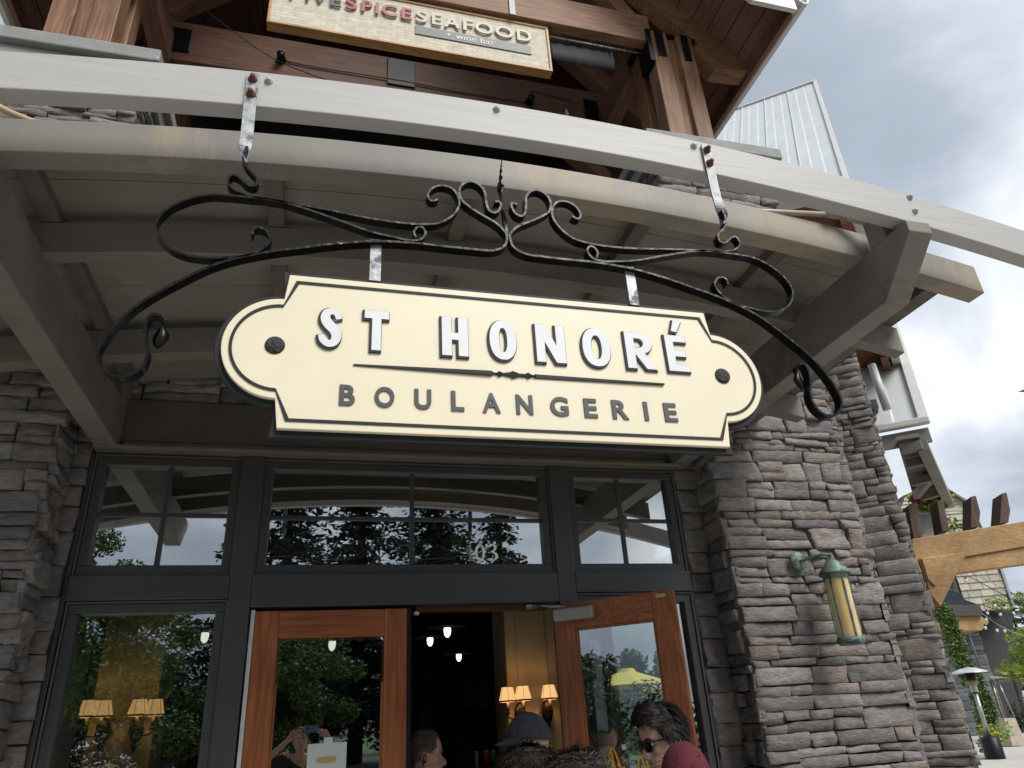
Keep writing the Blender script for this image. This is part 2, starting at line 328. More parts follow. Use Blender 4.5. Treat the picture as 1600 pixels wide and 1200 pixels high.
# ------------------------------------------------------------------ bakery building
B = thing('stone_bakery_building', 'grey ledgestone shopfront with charcoal frames, brown wooden doors and number 103', 'building', (.583, 4.5, 0))
def pier(x0, x1, seed, name):
    g = G(); g.box(x0+.05, x1-.05, 4.24, 5.2, 0, 5.94)
    core = g.build(name, mat('mortar dark', (.075, .068, .062), .95), B)
    s = G()
    stones(s, (x0+.045, 4.245, 0), (1,0,0), (0,-1,0), x1-x0-.09, 5.93, seed, jag=(.045, .05))
    stones(s, (x0+.052, 5.15, 0), (0,-1,0), (-1,0,0), .92, 5.93, seed+5, wmin=.12, wmax=.34, jag=(0, .045), dep=(.02, .055))
    stones(s, (x1-.052, 4.23, 0), (0,1,0), (1,0,0), .95, 5.93, seed+9, wmin=.12, wmax=.34, jag=(.045, 0), dep=(.02, .055))
    s.build('stone_facing', STONE, core)
    c = G(); c.box(x0-.04, x1+.04, 4.13, 5.25, 5.94, 6.07); c.box(x0-.09, x1+.09, 4.08, 5.3, 6.072, 6.19)
    c.build('stone_cap', CAPST, core, bevel=.012)
pier(2.6, 3.74, 11, 'pier'); pier(-2.58, -1.40, 23, 'pier')
g = G()   # walling set back beside and above the windows
g.box(2.44, 2.66, 4.50, 4.75, 0, 5.2); g.box(-1.46, -1.30, 4.50, 4.75, 0, 5.2); g.box(-1.3, 2.44, 4.50, 4.75, 3.30, 5.2)
wl = g.build('wall', mat('mortar', (.075, .068, .062), .95), B)
s = G(); stones(s, (2.455, 4.50, 0), (1,0,0), (0,-1,0), .185, 3.45, 41, hmin=.10, hmax=.2, single=True, jag=(.008, .008), dep=(.03, .05))
stones(s, (-1.455, 4.50, 0), (1,0,0), (0,-1,0), .12, 3.45, 43, hmin=.10, hmax=.2, single=True, jag=(.008, .008), dep=(.03, .05))
stones(s, (-1.4, 4.50, 3.57), (1,0,0), (0,-1,0), 4.02, .62, 47, hmin=.1, hmax=.16, wmin=.2, wmax=.48, dep=(.02, .06))
s.build('stone_facing', STONE, wl)
g = G(); g.box(-5.6, -2.5, 4.8, 5.1, 0, 3.9)
g.build('side_wall', STONE, B)
# brown header board over the windows, with its bead
g = G(); g.box(-1.19, 2.40, 4.42, 4.495, 3.275, 3.56); g.build('header', HEADER, B, bevel=.006)
g = G(); g.box(-1.305, 2.455, 4.37, 4.50, 3.225, 3.247); g.box(-1.15, 2.36, 4.395, 4.419, 3.25, 3.273); g.build('header_trim', mat('tan bead', (.15, .125, .10), .45, noise_amt=.12), B, bevel=.004)
# charcoal shopfront framing
g = G(); F0, F1 = 4.44, 4.60
g.box(-.475, -.355, F0, F1, 0, 3.222); g.box(1.497, 1.617, F0, F1, 0, 3.222)
g.box(-1.33, -1.305, F0+.03, F1, 0, 3.222); g.box(2.445, 2.47, F0+.03, F1, 0, 3.222)
g.box(-.353, 1.495, F0-.004, F1, 2.315, 2.50); g.box(-1.303, -.477, F0+.002, F1, 2.365, 2.50); g.box(1.619, 2.443, F0+.002, F1, 2.372, 2.50)
g.box(-1.303, -.477, F0+.01, F1, 0, .35); g.box(1.619, 2.443, F0+.01, F1, 0, .35)
g.build('shopfront_frame', FRAME, B, bevel=.005)
def window(x0, x1, z0, z1, vm, hm, gm, fw=.052, bead=True, blind=False):
    f = G(); y0, y1 = 4.475, 4.555
    f.box(x0, x1, y0, y1, z1-fw, z1); f.box(x0, x1, y0, y1, z0, z0+fw); f.box(x0, x0+fw, y0+.001, y1-.001, z0+fw, z1-fw); f.box(x1-fw, x1, y0+.001, y1-.001, z0+fw, z1-fw)
    o = f.build('window', FRAME, B, bevel=.005)
    b = G(); t = .010; yy = 4.462
    for a in ((x0-.002, x1+.002, z1, z1+t), (x0-.002, x1+.002, z0-t, z0)): b.box(a[0], a[1], yy, 4.50, a[2], a[3])
    b.box(x0-t, x0, yy+.001, 4.50, z0-t, z1+t); b.box(x1, x1+t, yy+.001, 4.50, z0-t, z1+t)
    b.build('bead', FRAME_HI, o)
    if vm or hm:
        m = G()
        for x in vm: m.box(x-.014, x+.014, 4.505, 4.535, z0+fw, z1-fw)
        for z in hm: m.box(x0+fw, x1-fw, 4.507, 4.533, z-.013, z+.013)
        m.build('muntin', FRAME, o, bevel=.003)
    p = G(); p.box(x0+fw, x1-fw, 4.517, 4.523, z0+fw, z1-fw); p.build('pane', gm, o)
    return o
window(-1.29, -.485, 2.51, 3.205, [-.888], [2.862], GLASS_T)
wc = window(-.345, 1.487, 2.51, 3.205, [.572], [2.855], GLASS_T)
window(1.63, 2.43, 2.51, 3.205, [2.018], [2.862], GLASS_T)
window(-1.285, -.485, .36, 2.352, [], [], GLASS)
window(1.63, 2.43, .36, 2.358, [], [], GLASS)
# 103 on the middle transom (serif numerals)
def flat_curve(name, splines, ext, m, loc, parent, off=0, bev=0, normal='-Y', label=None):
    cu = bpy.data.curves.new(name, 'CURVE'); cu.dimensions = '2D'; cu.fill_mode = 'BOTH'; cu.extrude = ext; cu.offset = off; cu.bevel_depth = bev
    for pts in splines:
        s = cu.splines.new('POLY'); s.points.add(len(pts)-1); s.use_cyclic_u = True
        for p, q in zip(s.points, pts): p.co = (q[0], q[1], 0, 1)
    return curve_mesh(name, cu, m, loc, parent, label)
def curve_mesh(name, cu, m, loc, parent, label=None, mtx=None):
    t = bpy.data.objects.new(name+'_tmp', cu); C.objects.link(t)
    bpy.context.view_layer.update()
    me = bpy.data.meshes.new_from_object(t.evaluated_get(bpy.context.evaluated_depsgraph_get())); bpy.data.objects.remove(t); me.name = name
    off = ORG[parent.name] if parent is not None else Vector((0,0,0))
    mm = mtx or Matrix.Rotation(R(90), 4, 'X')
    me.transform(Matrix.Translation(Vector(loc)-off) @ mm); me.materials.clear(); me.materials.append(m)
    for p in me.polygons: p.use_smooth = False
    o = bpy.data.objects.new(name, me); C.objects.link(o)
    if parent is not None: o.parent = parent; ORG[o.name] = off
    if label: o['label'] = label
    return o
def text(name, s, size, m, loc, parent, ext=.002, off=0, align='CENTER', sx=1, mtx=None, space=1, label=None):
    cu = bpy.data.curves.new(name, 'FONT'); cu.body = s; cu.size = size; cu.extrude = ext; cu.offset = off; cu.align_x = align; cu.space_character = space
    mm = (mtx or Matrix.Rotation(R(90), 4, 'X')) @ Matrix.Diagonal((sx, 1, 1, 1))
    return curve_mesh(name, cu, m, loc, parent, label, mm)
def ell(cx, cy, rx, ry, n=40, p=2.0, a0=0, a1=2*math.pi):
    out = []
    for i in range(n):
        a = a0+(a1-a0)*i/n; c, s = math.cos(a), math.sin(a)
        out.append((cx+rx*math.copysign(abs(c)**(2/p), c), cy+ry*math.copysign(abs(s)**(2/p), s)))
    return out
def stroke(path, wd):  # variable-width stroke outline
    pts = [Vector((p[0], p[1], 0)) for p in path]; L = []; Rr = []; n = len(pts)
    for i in range(n):
        t = (pts[min(i+1, n-1)]-pts[max(i-1, 0)]).normalized(); q = Vector((-t.y, t.x, 0)); w = wd[i] if isinstance(wd, list) else wd
        L.append(pts[i]+q*w/2); Rr.append(pts[i]-q*w/2)
    return [(p.x, p.y) for p in L+Rr[::-1]]
def lerp_w(ws, n): 
    out = []
    for i in range(n): t = i/(n-1)*(len(ws)-1); k = min(int(t), len(ws)-2); out.append(ws[k]+(ws[k+1]-ws[k])*(t-k))
    return out
NUMW = mat('white vinyl', (.92, .92, .90), .5, noise_amt=.03); NUMG = mat('worn grey vinyl', (.33, .36, .34), .5, noise_amt=.1)
H = .105
def S3():
    p = catmull([Vector((a*H, b*H, 0)) for a, b in ((.10, .83), (.16, .93), (.30, .98), (.46, .93), (.52, .78), (.44, .62), (.24, .53), (.26, .51), (.48, .46), (.60, .28), (.50, .08), (.28, 0.0), (.12, .04), (.06, .13))], 6)
    return stroke(p, lerp_w([.03*H, .08*H, .05*H, .12*H, .15*H, .12*H, .04*H, .04*H, .13*H, .17*H, .12*H, .05*H, .10*H, .10*H], len(p)))
ygl = 4.5145
flat_curve('numeral', [[(0,0),(.40*H,0),(.40*H,.035*H),(.27*H,.06*H),(.27*H,1*H),(.22*H,1*H),(.03*H,.87*H),(.03*H,.83*H),(.13*H,.86*H),(.13*H,.06*H),(0,.035*H)]], .0012, NUMG, (.925, ygl, 2.59), wc, label='worn grey numeral 1')
flat_curve('numeral', [ell(.33*H, .5*H, .31*H, .52*H), ell(.33*H, .5*H, .155*H, .465*H)], .0012, NUMW, (.976, ygl, 2.59), wc)
flat_curve('numeral', [S3()], .0012, NUMW, (1.058, ygl, 2.592), wc)
# doors
def door(o, u, n, L, zt, name, lab, tilt=0):
    """o hinge-side foot, u along, n outward"""
    o, u, n = Vector(o), Vector(u).normalized(), Vector(n).normalized(); T = .045; up = Vector((0,0,1))
    def bx(g, a, b, z0, z1, d0=0, d1=T): g.obox(o+u*a-n*d1+up*z0, u*(b-a), n*(d1-d0), up*(z1-z0))
    st = .135; rl = .155
    f = G(); bx(f, 0, st, .02, zt); bx(f, L-st, L, .02, zt); d = f.build(name, DOORW_Z, B, bevel=.004, label=lab)
    f = G(); bx(f, st+.0005, L-st-.0005, zt-rl, zt-.001, .001, T-.001); f.build('rail', DOORW_X, d, bevel=.004)
    f = G(); bx(f, st+.0005, L-st-.0005, .02, .30, .001, T-.001); f.build('rail', DOORW_X, d, bevel=.004)
    f = G()
    for a, b, z0, z1 in ((st, st+.014, .30, zt-rl), (L-st-.014, L-st, .30, zt-rl), (st+.014, L-st-.014, zt-rl-.014, zt-rl), (st+.014, L-st-.014, .30, .314)): bx(f, a, b, z0, z1, .008, .03)
    f.build('glazing_bead', DOORW_Z, d, bevel=.003)
    f = G(); tl_ = tilt*(zt-rl-.3)/2; a_, b_ = st+.002, L-st-.002; z0_, z1_ = .302, zt-rl-.002
    f.prism([o+u*a_-n*(.021-tl_)+up*z0_, o+u*b_-n*(.021-tl_)+up*z0_, o+u*b_-n*(.021+tl_)+up*z1_, o+u*a_-n*(.021+tl_)+up*z1_], -n*.005); f.build('pane', GLASS_D, d)
    return d
dl = door((-.322, 4.468, 0), (1,0,0), (0,-1,0), .865, 2.298, 'door', 'closed left door leaf with paper notice', -math.tan(R(1.1)))
g = G(); g.box(-.344, -.323, 4.462, 4.50, .02, 2.303); g.build('weather_strip', mat('white weatherstrip', (.62, .63, .64), .4), dl)
g = G(); g.box(.544, .556, 4.455, 4.52, .02, 2.30); g.box(.557, .566, 4.47, 4.53, .02, 2.295); g.build('edge_strip', STEEL, dl)
g = G(); g.tube([(.50, 4.40, .75), (.50, 4.40, 1.25)], .012, 10); g.tube([(.50, 4.40, .8), (.50, 4.47, .8)], .009, 8); g.tube([(.50, 4.40, 1.2), (.50, 4.47, 1.2)], .009, 8); g.build('handle', STEEL, dl)
DH = Vector((1.452, 4.455, 0)); DE = Vector((2.045, 3.962, 0)); du = (DE-DH).normalized(); dn = Vector((du.y, -du.x, 0))
dr = door(DH, du, dn, (DE-DH).length, 2.30, 'door', 'open right door leaf with closer box')
def onr(a, d, z): return DH + du*a + dn*d + Vector((0,0,z))
g = G(); g.obox(onr(.015, .001, 2.187), du*.262, dn*.055, Vector((0,0,.078))); g.build('door_closer', mat('closer grey', (.27, .255, .23), .4, .3, noise_amt=.04), dr, bevel=.012, seg=3)
g = G(); g.tube([onr(.10, .03, 2.272), (1.33, 4.43, 2.292), (1.30, 4.47, 2.30)], .007, 8); g.obox(Vector((1.28, 4.44, 2.28)), (.07,0,0), (0,.03,0), (0,0,.02)); g.build('closer_arm', GALV, dr)
g = G(); g.obox(onr(.665, .0005, 2.262), du*.06, dn*.006, Vector((0,0,.02))); g.build('catch_plate', mat('brass plate', (.5, .42, .26), .35, .7), dr)
g = G(); g.box(.60, 1.44, 4.52, 4.60, 2.285, 2.313); g.build('door_head_stop', wood('dark oak', (.10, .045, .02), (.05, .022, .01), 'X'), B)
g = G(); g.box(.585, .615, 4.49, 4.515, 2.262, 2.282); g.build('strike', mat('cream catch', (.55, .48, .36), .4), B, bevel=.003)
# interior shell, columns
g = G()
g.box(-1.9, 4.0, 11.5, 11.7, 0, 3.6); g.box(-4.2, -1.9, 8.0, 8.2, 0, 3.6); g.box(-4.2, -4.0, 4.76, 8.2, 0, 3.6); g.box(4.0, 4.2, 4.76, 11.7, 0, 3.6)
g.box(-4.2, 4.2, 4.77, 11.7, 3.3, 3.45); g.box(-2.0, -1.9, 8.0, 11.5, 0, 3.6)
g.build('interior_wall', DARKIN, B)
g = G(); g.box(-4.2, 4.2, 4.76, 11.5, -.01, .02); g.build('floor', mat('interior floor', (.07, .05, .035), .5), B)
g = G()
for x0, x1, y0 in ((-1.50, -1.07, 6.2), (1.575, 2.02, 6.2)):
    g.box(x0, x1, y0, y0+.45, .02, 3.29); g.box(x0+.09, x1-.09, y0-.018, y0, .3, 3.1)
g.box(-1.30, 2.44, 4.765, 4.80, 3.115, 3.29); g.box(-1.3, -1.24, 4.61, 4.9, .02, 3.1); g.box(2.38, 2.6, 4.61, 4.8, .02, 3.1)
g.box(2.03, 2.6, 6.6, 6.7, .02, 3.29)
g.build('interior_column', BEIGE, B, bevel=.01)
g = G()
for i in range(9): z = 2.5+i*.028; g.box(-.35, 1.487, 4.60, 4.612, z, z+.026)
g.build('window_blind', mat('tan blind', (.46, .39, .22), .8, noise_amt=.06), B)
# upper storey between the piers, seen through the gaps of the canopy
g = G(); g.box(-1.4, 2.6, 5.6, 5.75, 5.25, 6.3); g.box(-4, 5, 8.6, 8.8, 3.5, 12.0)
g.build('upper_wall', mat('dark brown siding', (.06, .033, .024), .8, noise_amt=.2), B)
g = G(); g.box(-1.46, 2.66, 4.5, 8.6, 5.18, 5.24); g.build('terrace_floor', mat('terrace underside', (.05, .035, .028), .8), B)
g = G()
for x in (-1.40, -1.27, -1.12, 2.40, 2.52, 2.30): g.box(x, x+.06, 4.62, 4.70, 4.0, 5.9)
g.build('window_trim', mat('grey window trim', (.20, .20, .19), .5), B, bevel=.006)
# ------------------------------------------------------------------ canopy
CN = thing('entrance_canopy', 'arched taupe painted timber canopy with two cantilever brackets over the bakery entrance', 'canopy', (XC, 3.3, 3.2))
g = G(); arcbeam(g, -2.9, 4.0, 2.0, 2.07, 3.68, 3.85); g.build('front_arch_beam', PALE, CN, bevel=.004)
g = G(); arcbeam(g, -1.93, 3.06, 2.25, 2.345, 3.645, 3.80); g.build('fascia_beam', GREIGE_L, CN, bevel=.004)
g = G(); arcbeam(g, -1.93, 3.06, 2.80, 2.875, 3.61, 3.768); g.build('arched_purlin', GREIGE, CN, bevel=.004)
g = G(); arcbeam(g, -1.93, 3.06, 3.71, 3.80, 3.61, 3.768); g.build('arched_purlin', GREIGE, CN, bevel=.004)
for x in (-1.17, -.27, .56, 1.42, 2.15, 2.995, -1.86):
    g = G(); z = zarc(x); s = zarc(x+.035)-z; s2 = zarc(x-.035)-z
    g.add([(x-.035,2.35,3.772+z+s2),(x+.035,2.35,3.772+z+s),(x+.035,4.45,3.772+z+s),(x-.035,4.45,3.772+z+s2),(x-.035,2.35,3.826+z+s2),(x+.035,2.35,3.826+z+s),(x+.035,4.45,3.826+z+s),(x-.035,4.45,3.826+z+s2)],
          [(0,3,2,1),(4,5,6,7),(0,1,5,4),(1,2,6,5),(2,3,7,6),(3,0,4,7)])
    g.build('rafter', mat('rafter stain', (.145, .124, .105), .6, noise_amt=.2, scale=6), CN, bevel=.003)
g = G()
for y0, y1 in ((2.35, 2.60), (2.604, 2.99), (2.994, 3.38), (3.384, 3.81), (3.814, 4.48)): arcbeam(g, -1.93, 3.06, y0, y1, 3.829, 3.85)
g.build('roof_panel', PANEL, CN)
g = G(); arcbeam(g, -1.93, 3.06, 2.42, 4.5, 3.853, 3.865); g.box(3.063, 3.07, 2.36, 3.9, 3.535, 3.60); g.build('flashing', STEEL, CN)
def bracket(x0):
    g = G(); g.prism([(x0,4.42,3.235),(x0,2.205,3.235),(x0,1.972,3.452),(x0,1.972,3.51),(x0,4.42,3.51)], (.125,0,0)); return g
bracket(2.40).build('bracket', GREIGE, CN, bevel=.005); bracket(-1.30).build('bracket', GREIGE, CN, bevel=.005)
for x in (2.405, -1.295):
    g = G(); g.box(x, x+.10, 2.10, 2.20, 3.512, 3.80 + zarc(x)); g.build('blocking_post', GREIGE, CN, bevel=.004)
for x in (2.37, -1.34):
    g = G(); g.box(x+.03, x+.165, 4.30, 4.49, 3.50, 3.64); g.build('wall_block', GREIGE, CN, bevel=.004)
def bolt(g, x, y, z, r=.014, sq=False):
    g.lathe((x, y, z), [(r, 0), (r, .004), (r*.6, .006), (r*.6, .014), (0.0005, .015)], 6 if sq else 12, (0,-1,0))
g = G()
for x, z in ((-.272, 3.775), (.583, 3.815), (1.44, 3.783), (2.505, 3.675), (2.505, 3.595), (-1.34, 3.675), (-1.34, 3.595)): bolt(g, x, 2.0, z, .015)
g.build('bolt', PALE, CN)
g = G(); g.tube([(1.60, 2.30, 3.72), (2.30, 2.22, 3.72)], .013, 10); g.tube([(2.24, 2.215, 3.72), (2.31, 2.215, 3.72)], .024, 10); g.tube([(2.30, 2.215, 3.72), (2.42, 2.18, 3.66)], .018, 10)
g.build('conduit', mat('cream conduit', (.42, .385, .32), .45, noise_amt=.15, scale=12), CN)
g = G(); g.tube(catmull([PY(-60, 130, 3.2), PY(0, 168, 3.2), PY(40, 186, 3.2), PY(75, 198, 3.2)], 5), .018, 10); g.build('conduit', mat('yellowed conduit', (.50, .38, .22), .5, noise_amt=.15), CN)
# ------------------------------------------------------------------ wrought iron sign bracket
IR = thing('iron_scrollwork', 'black wrought iron scrollwork with twisted centre spike bolted to the pale arch beam', 'sign bracket', (XC, 1.98, 3.1))
YB = 1.955
def px_path(pts, n=8): return catmull([PY(x, y, YB) for x, y in pts], n)
def ribbon(g, path, t=.008, wd=.036, t_end=None, w_end=None):
    n = len(path); vs = []
    for i in range(n):
        d = (path[min(i+1, n-1)]-path[max(i-1, 0)]); d.y = 0; d.normalize(); q = Vector((-d.z, 0, d.x))
        k = i/(n-1); w = wd; tt = t
        if t_end and k > t_end: f = (k-t_end)/(1-t_end); w = wd*(1-f)+w_end*f
        c = path[i].copy(); c.y = YB
        mid = Vector((0, wd/2, 0))
        vs += [c+mid-Vector((0,w/2,0))+q*tt/2, c+mid+Vector((0,w/2,0))+q*tt/2, c+mid+Vector((0,w/2,0))-q*tt/2, c+mid-Vector((0,w/2,0))-q*tt/2]
    fs = []
    for i in range(n-1):
        for k in range(4): fs.append((4*i+k, 4*i+(k+1) % 4, 4*i+4+(k+1) % 4, 4*i+4+k))
    fs += [(3,2,1,0), (4*n-4,4*n-3,4*n-2,4*n-1)]
    g.add(vs, fs)
def mir(path): return [Vector((2*XC-p.x, p.y, p.z)) for p in path]
A = [(774,315),(780.5,314),(783,320),(779,329),(770.6,332),(763,326),(759.7,313),(757.5,300),(751,290),(740,283.6),(729,284),(720,291),(718,302),(722.5,313),(735.6,324),(753,335),(775,348),(787,359),(792,367),(791.5,378),(788,384),(781,388.5),(766,391),(740,389),(700,385),(650,379.5),(587,376.5),(525,380),(475,386),(430,391.5),(375,401.5),(330,415),(285,436),(240,460),(210,479.5),(180,506.5),(159,535),(152,550),(154.5,568),(165,580),(183,587.5),(201,586),(219,575.5),(228,560.5),(230.4,547),(226.5,529),(226.5,508),(234,493),(244.5,491),(252.6,497.5),(253,510)]
Bc = [(650,371),(647,362),(652,355),(660,355),(665,363),(660,372),(650,375),(636,374.5),(615,370),(575,360),(525,342),(475,325),(430,312),(390,308),(360,305),(330,303.4),(300,308.5),(270,320.5),(252,334),(243.6,349),(245.4,361),(253.5,376),(270,389.5),(294,398.5),(324,402),(354,401.5),(384,398.5),(405,391),(418,381),(422.4,370),(415.5,359.5),(403.5,355),(395.4,358),(394,366)]
Cc = [(386,228),(380,247),(387.5,262.5),(400,275),(402,284),(397,290),(386,287.5),(373,276),(362.5,272.5),(356,280),(358,289),(369,297),(384,303),(400,308),(437.5,314),(500,325),(575,340),(625,347.5),(662.5,350),(687.5,347.5),(707.5,336),(717.5,321),(716,307.5),(707.5,295),(692.5,289.5),(677.5,292.5),(669,302.5),(671,311),(677,313.5),(684,311)]
for i, f in enumerate((lambda p: p, mir)):
    a = f(px_path(A)); g = G(); ribbon(g, a, .0085, .036, .97, .008); g.build('main_scroll', IRON, IR)
    g = G(); ribbon(g, f(px_path(Bc)), .0075, .034); g.build('loop_scroll', IRON, IR)
    g = G(); ribbon(g, f(px_path(Cc)), .0075, .034); g.build('upper_scroll', IRON, IR)
    lf = f(catmull([PY(x, y, YB) for x, y in ((253,508),(252,520),(248,530),(244.5,540))], 4))
    vs = []
    for k, p in enumerate(lf): w = .020*math.sin(math.pi*min(1, (k+1)/len(lf)*.95))+.001; vs += [p+Vector((-w, .012, 0)), p+Vector((0, 0.004, 0)), p+Vector((w, .014, 0)), p+Vector((0, .020, 0))]
    g = G(); g.add(vs, [(4*k+j, 4*k+(j+1) % 4, 4*k+4+(j+1) % 4, 4*k+4+j) for k in range(len(lf)-1) for j in range(4)], True); g.build('leaf_tip', IRON, IR, fixn=True)
    # flat strap, twisted a quarter turn into the scroll
    sp = f(catmull([PY(x, y, YB) for x, y in ((396,116),(391,160),(387,200),(385,222),(381,240),(386,258))], 6)) if False else f(catmull([PY(x, y, yy_) for x, y, yy_ in ((396,115,1.991),(391,160,1.991),(387,200,1.988),(384,222,1.98),(380.5,242,1.973),(386,259,1.973))], 6)); n = len(sp); vs = []
    for k, p in enumerate(sp):
        tw = min(1, max(0, (k/(n-1)-.52)/.45)); tw = tw*tw*(3-2*tw); an = tw*R(90)*(1 if i == 0 else -1)
        c = p.copy(); w = .0205*(1-tw)+.0175*tw
        uu = Vector((math.cos(an), math.sin(an), 0)); vv = Vector((-math.sin(an), math.cos(an), 0))
        vs += [c+uu*w-vv*.003, c+uu*w+vv*.003, c-uu*w+vv*.003, c-uu*w-vv*.003]
    fs = [(4*k+j, 4*k+(j+1) % 4, 4*k+4+(j+1) % 4, 4*k+4+j) for k in range(n-1) for j in range(4)]+[(3,2,1,0), (4*n-4,4*n-3,4*n-2,4*n-1)]
    g = G(); g.add(vs, fs); st = g.build('strap', GALV if i == 0 else mat('dark strap steel', (.13, .135, .145), .4, .6, noise_amt=.3, scale=20, wear=((.26, .27, .28), 7, .58)), IR, fixn=True)
    for px, py in ((395,124),(392,147)):
        p = f([PY(px, py, 1.988)])[0]; g = G(); bolt(g, p.x, 1.988, p.z, .017); g.lathe((p.x, 1.974, p.z), [(.009, 0), (.009, .008), (.001, .009)], 6, (0,-1,0)); g.build('bolt', RUST, st)
    hs = f([Vector((.128, 1.975, 2.93))])[0]
    g = G(); g.box(hs.x-.018, hs.x+.018, 1.972, 1.979, 2.935, 3.10); g.build('hanger_strap', GALV, IR)
# twisted spike
g = G(); n = 64; vs = []
z0, z1 = 3.185, 3.535
for k in range(n+1):
    t = k/n; z = z0+(z1-z0)*t; an = 3.0*t + 16*max(0, t-.55)**1.35*2.4
    w = .005 + .0165*math.exp(-((t-.45)/.15)**2) + .004*(t < .9)*(t > .1); w *= 1-.75*max(0, t-.6)/.4; th = .0035*(1-.6*t)
    c = Vector((XC - .012*math.sin(t*3.1), 1.973, z)); uu = Vector((math.cos(an), math.sin(an), 0)); vv = Vector((-uu.y, uu.x, 0))
    vs += [c+uu*w-vv*th, c+uu*w+vv*th, c-uu*w+vv*th, c-uu*w-vv*th]
g.add(vs, [(4*k+j, 4*k+(j+1) % 4, 4*k+4+(j+1) % 4, 4*k+4+j) for k in range(n) for j in range(4)]+[(3,2,1,0)]); g.build('twisted_spike', IRON, IR, fixn=True)
# ------------------------------------------------------------------ hanging sign
SG = thing('bakery_sign', 'cream hanging sign reading ST HONORÉ BOULANGERIE with black border, below the iron scrolls', 'sign', (XC, 1.99, 2.66))
def outline(e):  # e = growth outwards
    hw, zt, zb, zc, r = .7175+e, 2.920+e, 2.402-e, 2.662, .168+e
    p = [(-hw, zb), (hw, zb)]; q = []
    # the ends: straight shoulder, then a half round
    k = math.sqrt(max(r*r - 0, 0)); n = 28
    arc = [(.7270+r*math.cos(a)*.97, zc+r*math.sin(a)) for a in [R(-90)+R(180)*i/n for i in range(n+1)]]
    right = [(hw-.002, zb)] + arc + [(hw, zt)]
    left = [(-x, z) for x, z in right[::-1]]
    return right+left
def slab_out(g, e, y0, y1, inner=None):
    o = outline(e)
    pts = [(XC+x, y0, z) for x, z in o]
    if inner is None: g.prism(pts, (0, y1-y0, 0)); return
    i_ = [(XC+x, z) for x, z in outline(inner)]; oo = [(XC+x, z) for x, z in o]; n = len(oo); vs = []
    for y in (y0, y1): vs += [(x, y, z) for x, z in oo] + [(x, y, z) for x, z in i_]
    fs = []
    for k in range(n):
        m = (k+1) % n
        fs += [(k, m, n+m, n+k), (2*n+m, 2*n+k, 3*n+k, 3*n+m), (k, 2*n+k, 2*n+m, m), (n+m, 3*n+m, 3*n+k, n+k)]
    g.add(vs, fs)
g = G(); slab_out(g, .021, 1.980, 1.998); g.build('backboard', SBLACK, SG, bevel=.003)
g = G(); slab_out(g, 0, 1.962, 1.979); g.build('cream_panel', CREAM, SG, bevel=.0025)
g = G(); slab_out(g, -.022, 1.959, 1.963, -.031); g.build('border_line', SBLACK, SG, fixn=True)
for s in (-1, 1):
    g = G(); g.lathe((XC+s*.741, 1.962, 2.666), [(.029, 0), (.028, .004), (.018, .007), (.0005, .009)], 32, (0,-1,0)); g.build('medallion', PITTED, SG)
# ST HONORÉ: heavy condensed capitals, white on black blocks
def thick(sp): return sp
def L_T(w, h, s): return [[(0,h),(0,h-.21*h),(w/2-s/2,h-.21*h),(w/2-s/2,0),(w/2+s/2,0),(w/2+s/2,h-.21*h),(w,h-.21*h),(w,h)]]
def L_H(w, h, s): b = .19*h; return [[(0,0),(s,0),(s,h/2-b/2),(w-s,h/2-b/2),(w-s,0),(w,0),(w,h),(w-s,h),(w-s,h/2+b/2),(s,h/2+b/2),(s,h),(0,h)]]
def L_N(w, h, s): return [[(0,0),(s*.93,0),(s*.93,h*.52),(w-s*1.02,0),(w,0),(w,h),(w-s*.93,h),(w-s*.93,h*.48),(s*1.02,h),(0,h)]]
def L_E(w, h, s): b = .19*h; return [[(0,0),(w,0),(w,b),(s,b),(s,h/2-b/2),(w*.9,h/2-b/2),(w*.9,h/2+b/2),(s,h/2+b/2),(s,h-b),(w,h-b),(w,h),(0,h)]]
def L_O(w, h, s): return [ell(w/2, h/2, w/2, h/2*1.03, 48, 2.25), ell(w/2, h/2, w/2-s, h/2-.19*h, 40, 2.3)]
def L_R(w, h, s):
    b = .18*h; cy = h*.70; r = h*.30
    out = [(0,0),(s,0),(s,h*.38),(w-s*1.08,0),(w,0),(w*.66,h*.43)] + [(w*.48+(w*.46)*math.cos(a), cy+r*math.sin(a)) for a in [R(-62)+R(152)*i/16 for i in range(17)]] + [(0,h)]
    inn = [(s,cy-r+b*.9)] + [(w*.46+(w*.46-s*.93)*math.cos(a), cy+(r-b)*math.sin(a)) for a in [R(-85)+R(170)*i/12 for i in range(13)]] + [(s,h-b)]
    return [out, inn]
def L_S(w, h, s):
    p = catmull([Vector((a*w, b*h, 0)) for a, b in ((.84,.70),(.74,.84),(.52,.895),(.30,.83),(.27,.69),(.42,.56),(.66,.43),(.76,.28),(.66,.13),(.42,.095),(.20,.18),(.12,.30))], 6)
    return [stroke(p, lerp_w([s*.62, s*.74, s*.80, s*.90, s*1.02, s*1.10, s*1.10, s*1.0, s*.88, s*.80, s*.74, s*.60], len(p)))]
ZL = 2.6685; HL = .142
